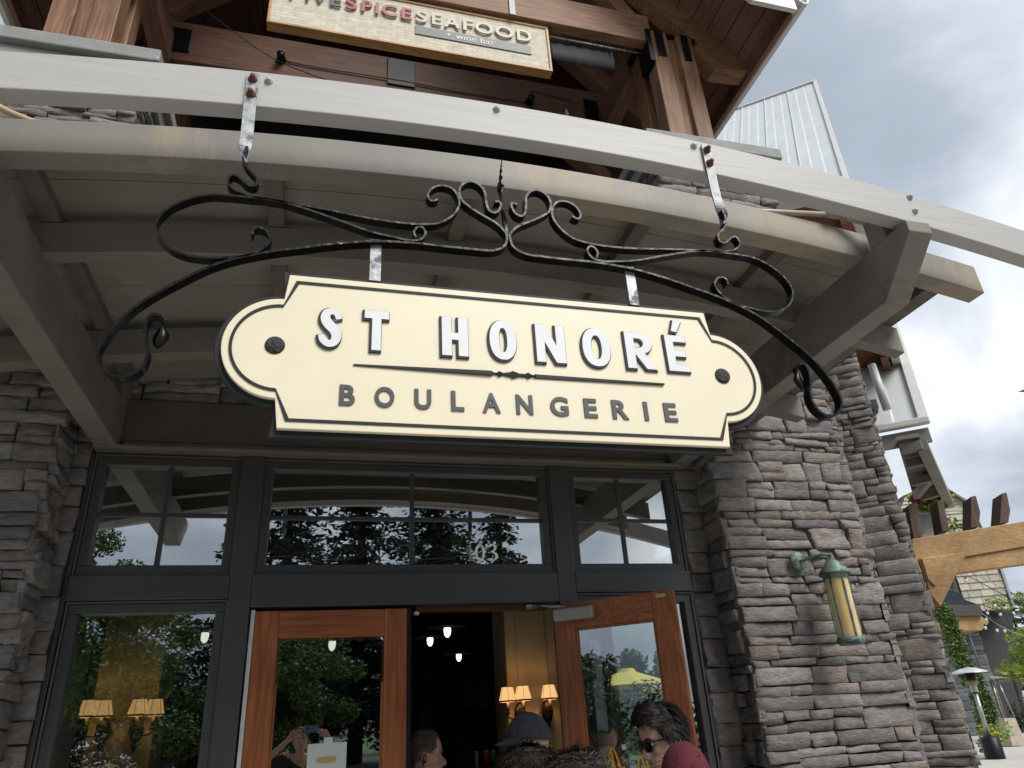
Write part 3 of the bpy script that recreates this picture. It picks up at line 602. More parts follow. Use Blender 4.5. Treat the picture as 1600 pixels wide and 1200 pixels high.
for k, (fn, x0, x1) in enumerate(((L_S,-.620,-.557+.008),(L_T,-.485,-.408),(L_H,-.243,-.157),(L_O,-.088,.006),(L_N,.068,.172),(L_O,.230,.334),(L_R,.386,.498),(L_E,.537,.618))):
    w = x1-x0; s = {L_S: .031, L_T: .030, L_H: .033, L_O: .033, L_N: .034, L_R: .034, L_E: .032}[fn]
    wr = {L_O: w*.97, L_N: w*.98, L_R: w*.95}.get(fn, w)
    sp = fn(wr, HL, s)
    if k == 7: sp = sp + [[(.030,.1585),(.052,.1545),(.076,.199),(.044,.204)]]
    lt = flat_curve('letter', sp, .0035, SBLACK, (XC+x0-.0028, 1.9592, ZL-.0030), SG, off=.0034)
    flat_curve('letter_face', sp, .0008, WHITE, (XC+x0, 1.9548, ZL), lt, off=-.0010)
# tapered rule with turned centre
g = G(); prof = []
def rule(xa, xb, h0, h1): g.add([(XC+xa,1.9625,2.617-h0),(XC+xb,1.9625,2.617-h1),(XC+xb,1.9625,2.617+h1),(XC+xa,1.9625,2.617+h0),(XC+xa,1.958,2.617-h0),(XC+xb,1.954,2.617-h1),(XC+xb,1.954,2.617+h1),(XC+xa,1.958,2.617+h0)], [(0,3,2,1),(4,5,6,7),(0,1,5,4),(1,2,6,5),(2,3,7,6),(3,0,4,7)])
rule(-.512, -.085, .0022, .0075); rule(.060, .510, .0070, .0022)
tp = [(-.085,.0075),(-.078,.002),(-.070,.0025),(-.060,.009),(-.050,.0035),(-.030,.006),(-.014,.0125),(.002,.0055),(.022,.004),(.036,.010),(.045,.0035),(.053,.002),(.060,.007)]
for (a, ra), (b, rb) in zip(tp, tp[1:]): rule(a, b, ra, rb)
g.build('divider_rule', SBLACK, SG, fixn=True)
# BOULANGERIE
for ch, x0, x1 in (('B',-.548,-.503),('O',-.446,-.388),('U',-.328,-.277),('L',-.216,-.176),('A',-.119,-.062),('N',-.011,.043),('G',.101,.161),('E',.214,.258),('R',.310,.366),('I',.422,.436),('E',.494,.540)):
    o = text('small_letter', ch, .092, GREY_L, (0, 0, 0), SG, ext=.0022, off=.0026)
    vs = [v.co for v in o.data.vertices]; mnx = min(v.x for v in vs); mxx = max(v.x for v in vs); mnz = min(v.z for v in vs); mxz = max(v.z for v in vs)
    hh = .0665; org = ORG[SG.name]
    for v in o.data.vertices:
        v.co = Vector((XC+x0+(v.co.x-mnx)/(mxx-mnx)*(x1-x0)-org.x, v.co.y+1.960, 2.482+(v.co.z-mnz)/(mxz-mnz)*hh-org.z))
    for v in o.data.vertices: pass
# ------------------------------------------------------------------ timber porch on the upper floor
PO = thing('timber_porch', 'brown cedar gabled porch on clustered posts with white gutters, above the arched canopy', 'porch', (XC, 4.6, 6.19))
def bxo(name, b, m, parent=PO, bevel=.006, **k):
    g = G(); g.box(*b); return g.build(name, m, parent, bevel=bevel, **k)
for sx in (1, -1):
    def X2(a, b): return (XC+a, XC+b) if sx > 0 else (XC-b, XC-a)
    for a, b, y0 in ((2.335, 2.515, 4.35), (2.625, 2.795, 4.35), (2.335, 2.515, 4.64), (2.625, 2.795, 4.64)):
        x0, x1 = X2(a, b); bxo('post', (x0, x1, y0, y0+.17, 6.192, 7.86), CEDAR_Z, bevel=.008)
        p = bxo('post_plate', (x0+.045, x1-.045, y0-.008, y0-.001, 7.50, 7.87), STEEL, bevel=.001)
    x0, x1 = X2(2.45, 2.69); bxo('post_core', (x0, x1, 4.40, 4.76, 6.192, 7.84), CEDAR_Z)
    x0, x1 = X2(2.28, 2.86); bxo('steel_cap', (x0, x1, 4.37, 4.79, 7.85, 7.885), STEEL, bevel=.002)
    x0, x1 = X2(2.28, 2.33); bxo('steel_cap', (x0, x1, 4.33, 4.55, 7.40, 7.85), STEEL, bevel=.002)
    # principal rafter, diagonal king brace, tail
    g = G(); s = sx
    def rp(x, z): return (XC+s*x, z)
    for y0 in (4.42, 5.62):
        g = G(); pts = [(XC+s*a, y0, z) for a, z in ((3.42, 7.70), (3.20, 7.70), (2.90, 7.95), (.0, 10.95), (.0, 11.25), (3.42, 7.93))]
        g.prism(pts, (0, .17, 0)); g.build('rafter_beam', CEDAR_X, PO, bevel=.006)
    g = G(); g.prism([(XC+s*a, 4.40, z) for a, z in ((2.3, 8.07), (2.10, 8.07), (1.55, 8.9), (1.75, 8.9))], (0, .14, 0)); g.build('brace', CEDAR_X, PO, bevel=.005)
    # plank soffit and roof skin
    g = G(); N_ = 24; w = 3.5/N_
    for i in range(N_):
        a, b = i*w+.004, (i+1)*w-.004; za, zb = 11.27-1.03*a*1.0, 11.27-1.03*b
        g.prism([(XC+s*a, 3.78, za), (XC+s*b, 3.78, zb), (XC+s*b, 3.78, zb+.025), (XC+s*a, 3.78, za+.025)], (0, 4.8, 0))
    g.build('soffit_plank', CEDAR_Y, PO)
    g = G(); g.prism([(XC, 3.70, 11.32), (XC+s*3.52, 3.70, 7.70), (XC+s*3.52, 3.70, 7.80), (XC, 3.70, 11.42)], (0, 4.9, 0)); g.build('roof', METALROOF, PO)
    g = G(); g.prism([(XC+s*3.51, 3.66, 7.58), (XC+s*3.02, 3.66, 7.58), (XC+s*2.95, 3.66, 7.66), (XC, 3.66, 11.10), (XC, 3.66, 11.40), (XC+s*3.51, 3.66, 7.80)], (0, .045, 0)); g.build('barge_board', WHITEP, PO, bevel=.004)
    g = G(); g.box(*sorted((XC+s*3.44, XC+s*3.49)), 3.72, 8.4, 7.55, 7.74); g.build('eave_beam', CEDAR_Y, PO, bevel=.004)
    g = G(); gp = [(0, .0), (.015, -.06), (.06, -.095), (.11, -.085), (.135, -.03), (.14, .03), (.125, .03), (.12, -.02), (.10, -.07), (.06, -.08), (.025, -.05), (.012, .0)]
    g.prism([(XC+s*(3.525+a), 3.64, 7.76+z) for a, z in gp], (0, 4.7, 0)); g.build('gutter', WHITEP, PO, fixn=True)
    for y0 in (4.42, 5.6): g = G(); g.prism([(XC+s*a, y0-.002, z) for a, z in ((3.46, 7.60), (3.06, 7.57), (2.84, 7.80), (3.0, 7.99), (3.44, 7.80))], (0, .18, 0)); g.build('rafter_tail', CEDAR_X, PO, bevel=.006)
bxo('tie_beam', (-1.72, 2.93, 4.352, 4.46, 7.69, 8.07), CEDAR_X)
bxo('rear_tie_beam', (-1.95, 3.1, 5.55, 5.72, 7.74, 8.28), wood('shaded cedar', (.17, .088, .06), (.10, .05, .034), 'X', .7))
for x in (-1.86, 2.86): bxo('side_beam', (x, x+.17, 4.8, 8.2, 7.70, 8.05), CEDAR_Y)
for x, rot in ((-1.86, 1), (2.88, -1)):
    g = G(); g.prism([(x, 5.57, 7.10), (x, 5.57, 6.9), (x+rot*.95, 5.57, 7.74), (x+rot*.78, 5.57, 7.74)], (0, .14, 0)); g.build('brace', CEDAR_X, PO)
bxo('steel_plate', (-1.72, -1.53, 5.53, 5.548, 7.85, 8.17), STEEL); bxo('steel_plate', (2.66, 2.83, 5.53, 5.548, 7.80, 8.12), STEEL)
bxo('steel_plate', (.42, .72, 5.53, 5.548, 7.86, 8.25), STEEL)
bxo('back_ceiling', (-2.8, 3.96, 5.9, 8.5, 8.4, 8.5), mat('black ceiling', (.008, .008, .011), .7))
bxo('hanging_strap', (1.455, 1.515, 4.338, 4.350, 7.68, 8.10), mat('grey strap', (.13, .135, .14), .45, .5), bevel=.002)
for x in (-.2, .52, 1.0, 1.86): bxo('eye_bracket', (x, x+.025, 4.40, 4.42, 7.64, 7.69), STEEL, bevel=.002)
g = G(); g.tube([(1.86, 4.44, 7.60), (2.86, 4.44, 7.60)], .010, 8); g.build('curtain_rail', GALV, PO)
g = G(); vs = []; n = 26
for i in range(n+1):
    t = i/n; x = 1.88+t*.66; y = 4.47+.003*math.sin(t*31)+(.012*math.sin(t*77) if t > .85 else 0)
    vs += [(x, y, 7.60), (x+.01, y+.01, 7.46), (x, y+.004*math.sin(t*40), 7.33)]
g.add(vs, [(3*i+k, 3*i+3+k, 3*i+4+k, 3*i+1+k) for i in range(n) for k in range(2)], True); o = g.build('rolled_curtain', mat('black vinyl', (.014, .016, .021), .75, noise_amt=.15), PO); sm = o.modifiers.new('t', 'SOLIDIFY'); sm.thickness = .004
# cable with two black lamp fixtures on the rear beam
for x, z in ((-.66, 7.96), (2.0, 7.93)):
    g = G(); g.lathe((x, 5.548, z), [(.05, 0), (.05, .03), (.035, .07), (.04, .11), (.0005, .115)], 14, (0,-1,-.25)); g.build('floodlight', STEEL, PO)
g = G(); g.tube(catmull([Vector(p) for p in ((-.62,5.535,7.95),(-.3,5.535,7.93),(.5,5.53,7.93),(1.2,5.535,7.91),(1.96,5.535,7.92))], 6), .008, 6)
g.tube(catmull([Vector(p) for p in ((2.0,5.53,7.99),(2.03,5.53,8.1),(2.2,5.53,8.10),(2.5,5.53,8.06))], 6), .008, 6)
g.build('cable', mat('brown cable', (.09, .045, .03), .6), PO)
g = G(); g.tube(catmull([Vector(p) for p in ((-1.75,4.6,7.75),(-1.3,4.5,7.3),(-.6,4.3,6.55),(.0,4.25,6.3))], 6), .004, 5); g.build('wire', STEEL, PO)
for x, y, z in ((2.42, 5.5, 7.86),): g = G(); g.lathe((x, y, z), [(.012, 0), (.014, -.03), (.024, -.06), (.018, -.09), (.0005, -.10)], 12); g.build('clear_bulb', mat('bulb glass', (.6, .6, .58), .1), PO)
# ------------------------------------------------------------------ upper restaurant sign
RS = thing('restaurant_sign', 'tan wood framed pale brick patterned sign reading FIVE SPICE SEAFOOD + wine bar', 'sign', (XC, 4.4, 7.35))
g = G(); x0, x1, z0, z1 = -.675, 1.845, 7.065, 7.665
for b in ((x0, x1, z0, z0+.024), (x0, x1, z1-.024, z1), (x0, x0+.024, z0+.024, z1-.024), (x1-.024, x1, z0+.024, z1-.024)): g.box(b[0], b[1], 4.39, 4.485, b[2], b[3])
g.build('frame', wood('light oak frame', (.52, .30, .13), (.36, .19, .08), 'X', 1.2, .45), RS, bevel=.003)
def brickface():
    m = bpy.data.materials.new('pale brick'); m.use_nodes = True; nt = m.node_tree; n = nt.nodes; l = nt.links; b = n['Principled BSDF']; b.inputs['Roughness'].default_value = .7
    tc = n.new('ShaderNodeTexCoord'); sp = n.new('ShaderNodeSeparateXYZ'); cb = n.new('ShaderNodeCombineXYZ'); l.new(tc.outputs['Object'], sp.inputs[0]); l.new(sp.outputs[0], cb.inputs[0]); l.new(sp.outputs[2], cb.inputs[1])
    br = n.new('ShaderNodeTexBrick'); br.inputs['Scale'].default_value = 1; br.inputs['Brick Width'].default_value = .11; br.inputs['Row Height'].default_value = .037; br.inputs['Mortar Size'].default_value = .0022; br.inputs['Mortar Smooth'].default_value = .6
    br.inputs['Color1'].default_value = (.58, .54, .44, 1); br.inputs['Color2'].default_value = (.50, .455, .35, 1); br.inputs['Mortar'].default_value = (.36, .31, .22, 1); l.new(cb.outputs[0], br.inputs[0])
    nz = n.new('ShaderNodeTexNoise'); nz.inputs['Scale'].default_value = 14; nz.inputs['Detail'].default_value = 6; l.new(tc.outputs['Object'], nz.inputs['Vector'])
    mx = n.new('ShaderNodeMixRGB'); mx.blend_type = 'OVERLAY'; mx.inputs[0].default_value = .35; l.new(br.outputs[0], mx.inputs[1]); l.new(nz.outputs[0], mx.inputs[2]); l.new(mx.outputs[0], b.inputs[0])
    bp = n.new('ShaderNodeBump'); bp.inputs['Strength'].default_value = .3; bp.inputs['Distance'].default_value = .004; l.new(br.outputs['Fac'], bp.inputs['Height']); bp.invert = True; l.new(bp.outputs[0], b.inputs['Normal']); return m
g = G(); g.box(x0+.02, x1-.02, 4.402, 4.42, z0+.02, z1-.02); g.build('face', brickface(), RS)
RL = {'F': mat('slate letter', (.075, .085, .085), .5), 'S': mat('dull red letter', (.30, .055, .06), .5, noise_amt=.1), 'C': mat('cream letter', (.48, .44, .36), .5, noise_amt=.06)}
def px_text(s, xa, xb, zbase, h, m, y, parent, size, name='letter', off=.003, ext=.006):
    ob = []; 
    for ch, a, b in s:
        o = text(name, ch, .1, m, (0, 0, 0), parent, ext=ext, off=off*.1/h if h else off)
        V = [v.co for v in o.data.vertices]; a0 = min(v.x for v in V); a1 = max(v.x for v in V); c0 = min(v.z for v in V); c1 = max(v.z for v in V); org = ORG[parent.name]
        for v in o.data.vertices: v.co = Vector((a+(v.co.x-a0)/(a1-a0)*(b-a)-org.x, v.co.y+y, zbase+(v.co.z-c0)/(c1-c0)*h-org.z))
        ob.append(o)
    return ob
# letter slots measured on the sign face
def sx_(px, py): return PY(px, py, 4.39).x
bl = 7.395; hh = .148
slot = [('F',452,465,7),('I',477,481,12),('V',488,509,16),('E',515,532,21)]
slot2 = [('S',539,557,26),('P',564,581,30),('I',586,591,34),('C',596,620,38),('E',627,643,42)]
slot3 = [('S',650,667,46),('E',675,690,48),('A',694,719,52),('F',724,740,56),('O',743,771,60),('O',775,803,66),('D',809,831,72)]
px_text([(c, sx_(a, y), sx_(b, y)) for c, a, b, y in slot], 0, 0, bl, hh, RL['F'], 4.384, RS, 1)
px_text([(c, sx_(a, y), sx_(b, y)) for c, a, b, y in slot2], 0, 0, bl, hh, RL['S'], 4.384, RS, 1)
px_text([(c, sx_(a, y), sx_(b, y)) for c, a, b, y in slot3], 0, 0, bl, hh, RL['C'], 4.384, RS, 1)
g = G(); g.box(sx_(649, 60), sx_(831, 85), 4.392, 4.402, 7.245, 7.352); g.build('tagline_band', mat('slate band', (.10, .105, .108), .5, noise_amt=.08), RS)
text('tagline', '+ wine bar', .098, mat('tagline white', (.7, .7, .7), .5), ((sx_(688, 68)+sx_(782, 82))/2, 4.390, 7.270), RS, ext=.0015, sx=1.0, space=1.05)
# ------------------------------------------------------------------ wall lantern on the right pier
WL = thing('wall_lantern', 'verdigris copper lantern with amber glass cylinder on the right stone pier', 'lantern', (3.20, 4.15, 2.4))
g = G(); g.lathe((3.09, 4.165, 2.505), [(.001, .0), (.062, .0), (.062, .012), (.052, .022), (.03, .026), (.0005, .028)], 28, (0,-1,0)); g.build('wall_plate', COPPER, WL)
lx, ly = 3.29, 4.00
lx = PY(1297, 868, 3.98).x; ly = 3.98
g = G(); g.tube(catmull([Vector(p) for p in ((3.09,4.14,2.50),(3.13,4.06,2.505),(lx-.05,ly+.01,2.512),(lx-.005,ly,2.505))], 5), .0085, 8); g.ball((lx, ly, 2.502), .012); g.build('arm', COPPER, WL)
g = G(); g.lathe((lx, ly, 0), [(.004, 2.50), (.014, 2.492), (.098, 2.392), (.100, 2.378), (.090, 2.376), (.085, 2.386)], 32); g.lathe((lx, ly, 0), [(.076, 2.388), (.076, 2.352), (.066, 2.352)], 32)
g.build('cap', COPPER, WL)
g = G(); g.lathe((lx, ly, 0), [(.068, 2.36), (.068, 1.985)], 32); g.build('amber_glass', AMBER, WL)
g = G()
for k in range(6):
    a = R(20+60*k); g.obox(Vector((lx+.071*math.cos(a), ly+.071*math.sin(a), 1.97))-Vector((.0,.0,0)), Vector((-math.sin(a), math.cos(a), 0))*.009, Vector((math.cos(a), math.sin(a), 0))*.006, (0,0,.39))
g.build('cage_bar', COPPER, WL)
g = G(); g.lathe((lx, ly, 0), [(.066, 2.0), (.079, 2.0), (.080, 1.965), (.070, 1.955), (.001, 1.955)], 32); g.build('base_ring', COPPER, WL)
# ------------------------------------------------------------------ neighbouring wing (set at an angle) with the steep metal roof
DW = Vector((.777, -.629, 0)); NB = Vector((.629, .777, 0)); W0 = Vector((6.04, 6.2, 0)); UPV = Vector((0,0,1))
WG = thing('angled_wing', 'neighbouring ledgestone wing under a steep white standing seam metal roof, right of the pier', 'building', (6.5, 7.5, 0))
g = G(); g.obox(W0-DW*3.2+NB*.05, DW*3.15, NB*.7, UPV*7.2); co = g.build('pier', mat('mortar', (.045,.04,.036)), WG)
s = G(); stones(s, W0-DW*3.2+NB*.05, DW, -NB, 3.17, 7.2, 71, hmin=.09, hmax=.2, wmin=.16, wmax=.5, jag=(0, .05), res=.06)
stones(s, W0-DW*.05+NB*.04, NB, DW, .66, 7.2, 73, wmin=.2, wmax=.4, jag=(.04, .03), res=.06); s.build('stone_facing', STONE, co)
W1 = W0 + NB*2.0 + DW*.10
g = G(); g.obox(W1-DW*1.5, DW*1.45, NB*.6, UPV*5.2); g.obox(W1+NB*1.8-DW*1.3, DW*1.42, NB*.6, UPV*4.75); co = g.build('rear_pier', mat('mortar', (.045,.04,.036)), WG)
s = G(); stones(s, W1-DW*.9, DW, -NB, .87, 5.2, 75, jag=(0, .05), res=.07); stones(s, W1+NB*1.8-DW*.8, DW, -NB, .93, 4.75, 77, jag=(0, .05), res=.07); s.build('stone_facing', STONE, co)
g = G()
for w_, z in ((W1, 5.2), (W1+NB*1.8, 4.75)):
    g.obox(w_-DW*1.3-NB*.10+UPV*z, DW*1.40, NB*.8, UPV*.14); g.obox(w_-DW*1.3-NB*.16+UPV*(z+.142), DW*1.46, NB*.92, UPV*.13)
g.build('stone_cap', mat('dark cap', (.13, .13, .125), .7, noise_amt=.1), WG, bevel=.01)
# roof plane
SL = Vector((.428, .392, .814)).normalized(); RN = DW.cross(SL).normalized()
E0 = PP(1443, 656, W0-NB*.35+NB*2.2, NB)
def onroof(px, py): return PP(px, py, E0, RN)
def rc(a, b): return E0 + DW*a + SL*b   # a along the eave (0 = right end), b up the slope
apx = onroof(1273, 128)-E0; TOP = apx.cross(DW).dot(RN)/SL.cross(DW).dot(RN); xr = (apx-SL*TOP).dot(DW)
g = G(); g.prism([rc(0, 0), rc(xr, TOP), rc(-7, TOP), rc(-7, 0)], -RN*.06 if RN.z > 0 else RN*.06); RF = g.build('metal_roof', METALROOF, WG)
nn = RN if RN.z > 0 else -RN
g = G()
for i in range(1, 8):
    a = - i*.86 - .1
    g.obox(rc(a, 0)+nn*.002, DW*.03, SL*TOP, nn*.045)
rn = random.Random(6)
for i in range(0, 14):
    a = -.33-i*.43+(.08 if i % 2 else -.04)
    g.prism([rc(a-.03, 0), rc(a, 0)+nn*.007, rc(a+.03, 0)], SL*TOP)
g.build('standing_seam', mat('bright seam', (.72, .73, .73), .35), RF)
g = G(); g.bar(rc(.0, -.05)+nn*.03, rc(xr, TOP+.05)+nn*.03, .13, .08, nn); g.bar(rc(xr+.06, TOP)+nn*.03, rc(-7, TOP)+nn*.03, .13, .10, nn); g.build('roof_trim', WHITEP, RF, bevel=.01)
g = G(); g.obox(rc(.06, -.03)-UPV*.06-NB*.10, -DW*6, NB*.10, UPV*.10); g.build('gutter', WHITEP, WG, bevel=.02)
g = G(); g.obox(rc(.02, -.03)-UPV*.30-NB*.02, -DW*6, NB*.05, UPV*.20); g.build('fascia', GREIGE_L, WG)
g = G(); pa = PP(1343, 590, W0, NB); a = E0; 
dq = PP(1362, 570, W1-NB*.3, NB); db = PP(1386, 640, W1-NB*.3, NB); g.tube([dq, db], .055, 12); g.build('downspout', WHITEP, WG)
# wing wall under the eave, and the eave returning along its side
zE = E0.z-.30
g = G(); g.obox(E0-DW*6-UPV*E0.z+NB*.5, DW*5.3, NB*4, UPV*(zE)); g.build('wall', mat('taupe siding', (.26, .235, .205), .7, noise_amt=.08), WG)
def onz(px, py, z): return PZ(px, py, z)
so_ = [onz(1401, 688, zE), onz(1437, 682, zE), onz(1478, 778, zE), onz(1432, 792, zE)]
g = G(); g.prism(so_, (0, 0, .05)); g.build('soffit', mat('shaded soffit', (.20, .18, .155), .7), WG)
g = G()
def sl(p, q, w=.10, h=.14, dz=-.10): g.bar(Vector(p)+UPV*dz, Vector(q)+UPV*dz, w, h)
sl(onz(1437, 684, zE), onz(1480, 778, zE), .14, .16)
for (a, b) in (((1413, 715), (1448, 707)), ((1421, 744), (1462, 733)), ((1436, 768), (1468, 758)), ((1404, 692), (1437, 684)), ((1428, 765), (1449, 738))): sl(onz(*a, zE), onz(*b, zE), .09, .12)
g.build('soffit_beam', GREIGE_L, WG, bevel=.005)
# second timber porch showing under the metal roof
PR = thing('far_timber_porch', 'brown soffit and pale eave of a second timber porch behind the canopy at right', 'porch', (5.6, 6.5, 5.5))
zs = 6.35
g = G(); g.prism([onz(1225, 322, zs), onz(1330, 322, zs), onz(1372, 470, zs), onz(1399, 573, zs), onz(1345, 592, zs), onz(1225, 380, zs)], (0, 0, .08)); g.build('soffit', wood('red cedar soffit', (.19, .07, .04), (.11, .038, .02), 'Y', .7), PR)
g = G(); g.bar(onz(1333, 322, zs), onz(1402, 572, zs), .12, .22); g.bar(onz(1205, 312, zs), onz(1262, 300, zs), .22, .2); g.build('fascia', WHITEP, PR, bevel=.01)
RCB = wood('red cedar beam', (.22, .085, .045), (.13, .045, .022), 'Y', .7)
g = G(); g.bar(onz(1376, 540, zs)-UPV*.12, onz(1388, 586, zs)-UPV*.12, .10, .14); g.build('beam', RCB, PR); g = G(); g.bar(onz(1347, 598, zs)-UPV*.08, onz(1402, 578, zs)-UPV*.08, .06, .22); g.build('beam', RCB, PR)
g = G(); g.bar(onz(1315, 325, zs)-UPV*.12, onz(1340, 385, zs)-UPV*.12, .10, .16); g.build('beam', wood('red cedar beam', (.22, .085, .045), (.13, .045, .022), 'Y', .7), PR)
# ------------------------------------------------------------------ pergola
PG = thing('pergola', 'honey coloured timber pergola beam with dark rafter ends beyond the stone wing', 'pergola', (8.2, 7.8, 0))
pn = Vector((.40, .916, 0)); p0 = Vector((8.4, 8.0, 0)); TAN = wood('honey timber', (.42, .27, .125), (.30, .18, .08), 'X', .7); WTH = wood('weathered rafter', (.13, .085, .06), (.07, .045, .032), 'Z', .8)
def pq(px, py, off=0): return PP(px, py, p0+pn*off, pn)
g = G(); g.prism([pq(1425, 842), pq(1780, 786), pq(1780, 824), pq(1425, 884)], pn*.16); g.build('beam', TAN, PG, bevel=.012)
g = G(); g.prism([pq(1425, 884.5, .03), pq(1780, 824.5, .03), pq(1780, 857, .03), pq(1425, 906, .03)], pn*.14); g.build('beam', TAN, PG, bevel=.012)
g = G(); g.prism([pq(1436, 872, -.03), pq(1512, 862, -.03), pq(1470, 948, -.03), pq(1455, 930, -.03)], pn*.12); g.build('brace', TAN, PG, bevel=.01)
g = G(); g.prism([pq(1440, 872, -.06), pq(1484, 868, -.06), pq(1462, 916, -.06), pq(1450, 905, -.06)], pn*.10); g.build('brace', TAN, PG, bevel=.008)
for q in (((1418,790),(1432,785),(1441,838),(1428,842)), ((1464,783),(1474,781),(1484,829),(1472,831)), ((1517,776),(1525,774),(1532,800),(1530,823),(1517,825)), ((1565,771),(1573,769),(1579,797),(1576,816),(1562,819))):
    g = G(); g.prism([pq(x, y, .02) for x, y in q], pn*.30); g.build('rafter', WTH, PG, bevel=.008)

pe = pq(1760, 860, .05); g = G(); g.box(pe.x-.12, pe.x+.12, pe.y-.12, pe.y+.12, 0, pq(1700, 866).z); g.build('post', TAN, PG, bevel=.012)
# flower box on the terrace rail
FB = thing('flower_box', 'pale grey balcony planter with magenta and yellow flowers above the pergola', 'planter', tuple(pq(1450, 812, 2.0)))
g = G(); q = [pq(x, y, 2.0) for x, y in ((1430, 797), (1470, 791), (1477, 831), (1434, 838))]; g.prism(q, pn*.4); g.build('box', mat('pale planter', (.42, .42, .42), .6), FB, bevel=.01)
g = G(); q = [pq(x, y, 1.95) for x, y in ((1428, 796), (1471, 789.5), (1472.5, 797), (1430, 804))]; g.prism(q, pn*.5); g.build('rim', WHITEP, FB, bevel=.01)
def leafcloud(g, c, rad, n, size, seed, squash=(1,1,1), shell=.0):
    rn = random.Random(seed); c = Vector(c)
    for _ in range(n):
        d = Vector((rn.gauss(0,1), rn.gauss(0,1), rn.gauss(0,1))).normalized(); r = rad*(shell+(1-shell)*rn.random()**.45)
        p = c + Vector((d.x*squash[0], d.y*squash[1], d.z*squash[2]))*r
        a = Vector((rn.gauss(0,1), rn.gauss(0,1), rn.gauss(0,.6))).normalized(); b = a.cross(Vector((rn.gauss(0,1), rn.gauss(0,1), rn.gauss(0,1)))).normalized(); s = size*rn.uniform(.6, 1.4)
        g.add([p-a*s, p-b*s*.45, p+a*s, p+b*s*.45], [(0,1,2,3)])
LEAF = mat('leaf green', (.10, .17, .03), .55, noise_amt=.3, scale=3, island=.5); LEAFY = mat('lime leaf', (.28, .36, .04), .55, noise_amt=.25, scale=3, island=.4)
LEAFD = mat('dark leaf', (.035, .065, .02), .6, noise_amt=.3, scale=2, island=.6); CONF = mat('conifer needle', (.014, .026, .014), .7, noise_amt=.3, scale=2, island=.5)
BARK = mat('bark', (.05, .036, .026), .9, noise_amt=.25, scale=8, bump=.5, bscale=20)
g = G()
for i in range(7): leafcloud(g, pq(1436+i*5.5, 784-i*1.0, 1.9), .21, 150, .045, 100+i)
g.build('foliage', LEAFY, FB)
g = G()
for px, py in ((1437, 776), (1433, 783), (1441, 778), (1434, 779)): leafcloud(g, pq(px, py, 1.8), .12, 70, .035, px)
g.build('flower', mat('magenta petal', (.62, .02, .14), .6, island=.2), FB)
g = G(); leafcloud(g, pq(1489, 824, 1.8), .17, 130, .04, 9); g.build('foliage', LEAFY, FB); g = G(); leafcloud(g, pq(1483, 814, 2.0), .06, 30, .03, 19); g.build('flower', mat('pink petal', (.6, .12, .25), .6, island=.2), FB)
# ------------------------------------------------------------------ far buildings at right
def shingle(name):
    m = bpy.data.materials.new(name); m.use_nodes = True; nt = m.node_tree; n = nt.nodes; l = nt.links; b = n['Principled BSDF']; b.inputs['Roughness'].default_value = .8
    tc = n.new('ShaderNodeTexCoord'); mp = n.new('ShaderNodeMapping'); l.new(tc.outputs['UV'], mp.inputs[0]); br = n.new('ShaderNodeTexBrick'); l.new(mp.outputs[0], br.inputs[0])
    br.inputs['Scale'].default_value = 1; br.inputs['Brick Width'].default_value = .42; br.inputs['Row Height'].default_value = .26; br.inputs['Mortar Size'].default_value = .010; br.inputs['Bias'].default_value = -.1
    br.inputs['Color1'].default_value = (.45, .415, .35, 1); br.inputs['Color2'].default_value = (.33, .30, .25, 1); br.inputs['Mortar'].default_value = (.08, .07, .06, 1); l.new(br.outputs[0], b.inputs[0]); return m
SHG = shingle('sunlit shingle')
def quad_rows(g, p, u, v, W, H, n, lap=.05):   # overlapping courses, a real step at each
    nr = u.cross(v).normalized()
    for i in range(n):
        z0, z1 = H*i/n, H*(i+1)/n; a = p+v*z0; g.obox(a+nr*.0, u*W, v*(z1-z0), nr*.02)
FH = thing('shingled_house', 'house with tan shingle gable and grey stone wall beyond the pergola', 'house', tuple(PY(1520, 900, 16)))
fn = Vector((.35, .94, 0)).normalized(); fo = PY(1500, 900, 33.0)
def fq(px, py, off=0): return PP(px, py, fo+fn*off, fn)
def shingles(parent, outlinepx, off, n, mm, name):
    """courses clipped to a quad given as TL, TR, BR, BL pixels, each course overlapping the next"""
    tl, tr, br_, bl_ = [fq(x, y, off) for x, y in outlinepx]; rn = random.Random(n)
    g = G()
    for i in range(n):
        t0, t1 = i/n, (i+1)/n
        a, b = tl.lerp(bl_, t0), tr.lerp(br_, t0); c, d = tl.lerp(bl_, t1), tr.lerp(br_, t1); k = max(4, int((b-a).length/.62)); sh = rn.random()*.7
        for j in range(k):
            u0, u1 = max(0, (j-sh)/k*1.1), min(1, (j+1-sh)/k*1.1)
            if u1-u0 < .02: continue
            e = .012/((b-a).length+.01); q0, q1, q2, q3 = a.lerp(b, u0+e), a.lerp(b, u1-e), c.lerp(d, u1-e), c.lerp(d, u0+e)
            th = -fn*(.05+.01*rn.random()); g.add([q0, q1, q2+th, q3+th, q3, q2], [(0,1,2,3), (3,2,5,4)])
    return g.build(name, mm, parent, fixn=True)
SHM = mat('tan shingle', (.43, .39, .32), .85, noise_amt=.12, scale=4, island=.16)
g = G(); g.prism([fq(x, y, .06) for x, y in ((1410, 775), (1462, 752), (1518, 788), (1536, 826), (1536, 850), (1400, 850))], fn*3); g.build('upper_wall', mat('shingle gap', (.10, .09, .075), .9), FH)
shingles(FH, ((1413, 778), (1466, 756), (1522, 798), (1405, 800)), 0, 4, SHM, 'shingle_siding')
shingles(FH, ((1405, 800), (1518, 790), (1536, 842), (1400, 850)), .01, 5, SHM, 'shingle_siding')
g = G(); g.bar(fq(1461, 755, -.1), fq(1520, 791, -.1), .35, .12); g.build('roof_edge', mat('shingle edge', (.20, .18, .155), .85, noise_amt=.2, scale=3), FH)
